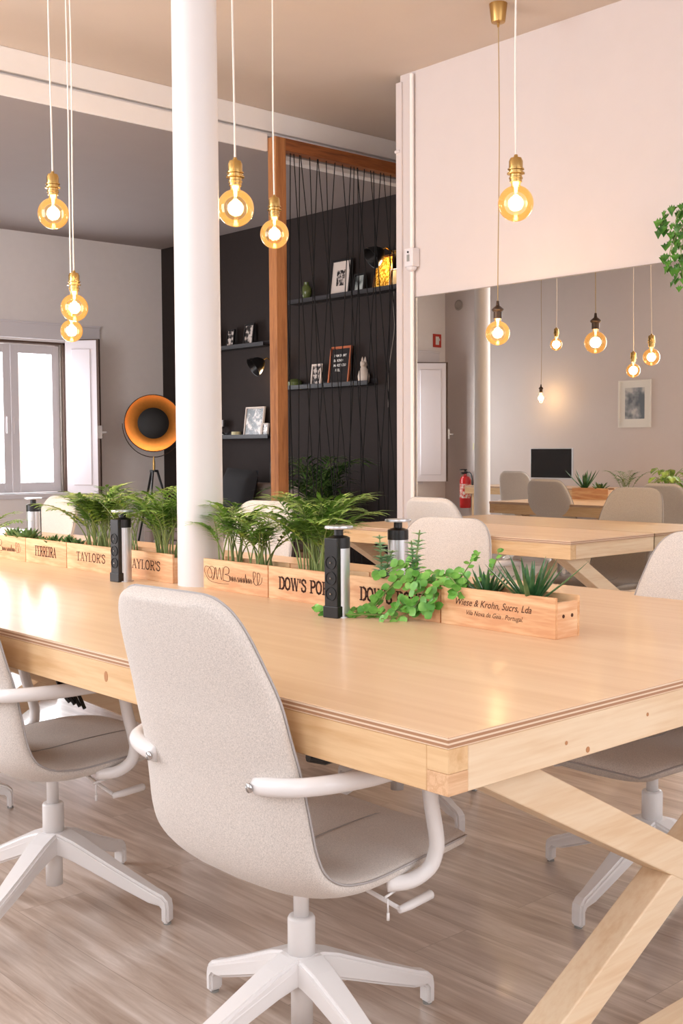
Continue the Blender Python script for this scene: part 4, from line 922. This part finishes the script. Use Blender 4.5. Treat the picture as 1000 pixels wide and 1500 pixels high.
def sconce(y, z, label, sgn=1):
    r = thing('wall_lamp', label, 'wall lamp', (XD, y, z))
    MB().box(-.012, 0, -.03, .03, -.1, .12).done('wall_plate', M['brass'], r, bevel=.002)
    MB().tube([(-.01, 0, .1), (-.1, .0, .13), (-.14, .03, .1)], .006, 8).done('arm', M['brass'], r)
    mt = Matrix.Rotation(R(55), 3, 'Y') @ Matrix.Rotation(R(15), 3, 'X')
    MB().lathe([(.02, .07), (.035, .06), (.06, .03), (.085, -.03), (.09, -.05), (.085, -.048), (.055, .02)], 24, (-.17, .04, .07), mt, caps=False).done('shade', M['black'], r, smooth=True)
    MB().tube(spline([(-.01, 0, -.1), (-.03, -.01, -.3), (-.012, 0, -.5), (-.03, .04, -.8), (-.012, .07, -1.1)], 8), .0035, 6).done('cable', M['stone'], r)
    l = bpy.data.lights.new('lamp_light', 'POINT'); l.energy = 1.2; l.color = (1, .7, .4); l.shadow_soft_size = .03; lo = bpy.data.objects.new('lamp_light', l); COL.objects.link(lo); lo.parent = r; lo.location = (-.13, .0, .0)
sconce(6.50, 2.62, 'black dome wall lamp with brass arm above the uppermost ledge')
sconce(8.0, 1.86, 'black dome wall lamp peeking out left of the wooden post')

# ---------------------------------------------------------------- tripod lamp
tl = thing('tripod_lamp', 'floor lamp with a big golden dish reflector and black disc in the far corner', 'floor lamp', (5.98, 9.24, 0), 0)
def face_dir(mb_prof, n=48):
    d = Vector((-.52, -.84, .08)).normalized(); q = Vector((0, 0, 1)).rotation_difference(d).to_matrix(); return q
q = face_dir(None); cz = Vector((0, 0, 1.44))
MB().lathe([(.02, -.13), (.1, -.122), (.19, -.075), (.245, -.01), (.262, .02), (.268, .02), (.25, -.02), (.195, -.085), (.1, -.135), (.02, -.143)], 56, cz, q, caps=False).done('dish', M['gold'], tl, smooth=True)
MB().lathe([(.262, .018), (.27, .018), (.27, .026), (.262, .026), (.262, .018)], 56, cz, q, caps=False).done('rim', M['blackm'], tl, smooth=True)
MB().lathe([(.01, -.09), (.06, -.085), (.115, -.03), (.145, .015), (.14, .02), (.06, .032), (.01, .034)], 48, cz, q).done('centre_disc', M['blackm'], tl, smooth=True)
side = q @ Vector((1, 0, 0)); side = Vector((.85, -.52, 0)).normalized()
MB().tube([cz + side * .285 * math.cos(a) + Vector((0, 0, -.315 * math.sin(a))) for a in [math.pi * i / 24 for i in range(25)]], .004, 8).done('yoke', M['bronze'], tl, smooth=True)
MB().lathe([(.012, 1.0), (.012, 1.08), (.006, 1.12), (.006, 1.13)], 12).done('stem', M['brassd'], tl, smooth=True)
MB().lathe([(.04, .985), (.04, 1.005)], 16).done('hub', M['black'], tl)
for k in range(3):
    a = R(100 + 120 * k); MB().tube([(.03 * math.cos(a), .03 * math.sin(a), 1.0), (.32 * math.cos(a), .32 * math.sin(a), 0.005)], [.011, .008], 8).done('leg', M['black'], tl)
l = bpy.data.lights.new('dish_light', 'POINT'); l.energy = .45; l.color = (1, .72, .42); l.shadow_soft_size = .02; lo = bpy.data.objects.new('dish_light', l); COL.objects.link(lo); lo.parent = tl; lo.location = cz + q @ Vector((0, 0, -.1))

# ---------------------------------------------------------------- sofa, cushions, alcove palm
sf = thing('sofa', 'grey-brown sofa along the dark wall behind the planters', 'sofa', (XD - .05, 7.92, 0))
MB().box(-.85, -.02, -.7, .7, .12, .42).done('base', M['sofa'], sf, bevel=.03, seg=3)
MB().box(-.25, 0, -.7, .7, .42, .9).done('backrest', M['sofa'], sf, bevel=.05, seg=3)
for s in (-1, 1): MB().box(-.85, -.02, s * .7 - .08 + (-.08 if s < 0 else .08), s * .7 + .08 + (-.08 if s < 0 else .08), .12, .62).done('armrest', M['sofa'], sf, bevel=.04, seg=3)
for k in range(2): MB().box(-.86, -.25, -.69 + .69 * k, -.01 + .69 * k, .42, .54).done('seat_cushion', M['sofa'], sf, bevel=.03, seg=3)
for x in (-.8, -.1):
    for y in (-.65, .65): MB().box(x, x + .05, y - .025, y + .025, 0, .12).done('leg', M['black'], sf)
def cushion(y, rot, label):
    me = MB(); n = 10
    g_ = {}
    for s in (-1, 1):
        for i in range(n + 1):
            for j in range(n + 1):
                u, v = i / n * 2 - 1, j / n * 2 - 1; th = .075 * (1 - u ** 4) ** .6 * (1 - v ** 4) ** .6 if abs(u) < 1 and abs(v) < 1 else 0
                if th == 0 and s == 1 and (-1, i, j) in g_: g_[(1, i, j)] = g_[(-1, i, j)]
                else: g_[(s, i, j)] = me.b.verts.new((s * th, u * .23, v * .23))
        for i in range(n):
            for j in range(n): me.face([g_[(s, i, j)], g_[(s, i + 1, j)], g_[(s, i + 1, j + 1)], g_[(s, i, j + 1)]])
    o = me.done('cushion', M['cushion'], smooth=True, loc=(XD - .42, y, .80)); o.rotation_euler = (R(rot), R(14), 0)
    tag(o, label, 'cushion')
cushion(8.55, 40, 'black cushion tilted onto its corner, left one on the sofa')
cushion(8.02, 3, 'black cushion leaning at the wooden post, right one on the sofa')
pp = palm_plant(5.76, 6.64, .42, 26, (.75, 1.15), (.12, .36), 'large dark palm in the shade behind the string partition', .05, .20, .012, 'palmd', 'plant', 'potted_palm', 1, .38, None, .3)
MB().lathe([(.13, -.42), (.15, -.40), (.17, -.05), (.18, -.0), (.16, -.0), (.15, -.04)], 28).done('plant_pot', M['terracotta'], pp, smooth=True)

# ---------------------------------------------------------------- small wall things
al = thing('alarm_sensor', 'small white alarm sensor on the conduit at the corner of the mirror wall', 'alarm sensor', (XM - .035, 4.915, 2.33))
MB().box(-.028, .035, -.035, .035, -.05, .06).lathe([(.035, -.05), (.025, -.07), (.005, -.078)], 16).done('housing', M['winwhite'], al, bevel=.006)
MB().box(-.031, -.028, -.01, .01, -.02, .02).done('lens', M['glide'], al); MB().lathe([(.006, 0), (.006, .003)], 10, (-.03, 0, .035), Matrix.Rotation(R(-90), 3, 'Y')).done('sensor_eye', M['black'], al)
po = thing('wall_poster', 'white-framed grey abstract print reflected in the mirror', 'poster', (XO + .002, 7.05, 1.40))
MB().box(0, .02, -.2, -.185, 0, .50).box(0, .02, .185, .2, 0, .50).box(0, .02, -.185, .185, 0, .015).box(0, .02, -.185, .185, .485, .5).done('frame', M['paper'], po)
MB().box(.002, .006, -.185, .185, .015, .485).done('mount', M['paper'], po)
MB().box(.0062, .008, -.12, .12, .09, .42).done('print', art_mat('sea_print', ((92, 98, 106), (150, 152, 156), (205, 200, 196)), 5, 4), po)
mo = thing('computer_monitor', 'black computer monitor on the wall desk, seen in the mirror', 'monitor', (-.02, 7.80, TZ))
MB().box(-.025, .0, -.28, .28, .085, .42).done('housing', M['alu'], mo, bevel=.003); MB().box(.0002, .003, -.272, .272, .1, .412).done('screen', M['screen'], mo)
MB().box(-.07, -.025, -.03, .03, .0, .25).box(-.12, .06, -.11, .11, 0, .008).done('stand', M['alu'], mo)
fe = thing('fire_extinguisher', 'red fire extinguisher on the wall, reflected beside the column', 'fire extinguisher', (XO + .1, 9.36, .47))
MB().lathe([(.06, 0), (.068, .01), (.068, .33), (.05, .375), (.02, .39), (.018, .41)], 28).done('cylinder', M['red'], fe, smooth=True)
MB().lathe([(.0685, .12), (.0688, .12), (.0688, .29), (.0685, .29)], 28, caps=False).done('instruction_label', art_mat('red_label', ((210, 60, 56), (226, 150, 140), (236, 224, 216)), 30, 6, (.35, .5, .6)), fe, smooth=True)
MB().box(-.015, .07, -.012, .012, .41, .43).box(-.02, .09, -.01, .01, .455, .468).lathe([(.012, .40), (.012, .46)], 12).done('valve_handle', M['black'], fe)
MB().tube(spline([(.0, -.01, .43), (.0, -.08, .42), (.02, -.13, .34), (.02, -.135, .2)], 6), .009, 8).done('hose', M['black'], fe, smooth=True)
es = thing('fire_sign', 'small red square safety sign high beside the mirrored window', 'sign', (-.33, YW - .002, 2.42))
MB().box(-.07, .07, -.008, 0, 0, .16).done('sign_board', M['sign'], es); MB().box(-.03, .03, -.010, -.0085, .03, .13).box(-.045, -.02, -.010, -.0085, .08, .11).done('pictogram', M['paper'], es)
s2 = thing('wall_sign', 'small cream notice with an olive strip on the mirrored wall above the extinguisher', 'sign', (XO + .002, 9.2, 1.17))
MB().box(0, .006, -.12, .12, 0, .08).done('sign_board', M['signy'], s2); MB().box(.0062, .008, -.08, .08, .015, .035).box(.0062, .008, -.1, .1, .055, .062).done('sign_marking', M['olive'], s2)
vt = thing('wall_vent', 'round grey vent high on the mirrored wall', 'vent', (XO, 9.55, 2.92))
MB().lathe([(.06, 0), (.065, .01), (.05, .014), (.04, .006), (.01, .006)], 24, (0, 0, 0), Matrix.Rotation(R(90), 3, 'Y')).done('grille', M['vent'], vt, smooth=True)
# cables under the near edge of the table
cb = MB()
for k in range(4):
    cb.tube(spline([(1.40, 2.66 - .012 * k, .672), (1.405, 2.64 - .01 * k, .64), (1.40 + .01 * k, 2.60 - .006 * k, .60), (1.41 + .008 * k, 2.575 - .010 * k, .572 - .005 * k)], 6), .005, 6)
tag(cb.done('cable_bundle', M['black'], smooth=True), 'black cable bundle dangling under the table edge above the left chair', 'cable')
tag(MB().tube([(1.30, 1.53, .662), (1.33, 1.52, .655), (1.35, 1.50, .66)], [.012, .014, .01], 10).done('cable_clip', M['black'], smooth=True), 'small black cable clip under the table edge by the front chair armrest', 'cable clip')
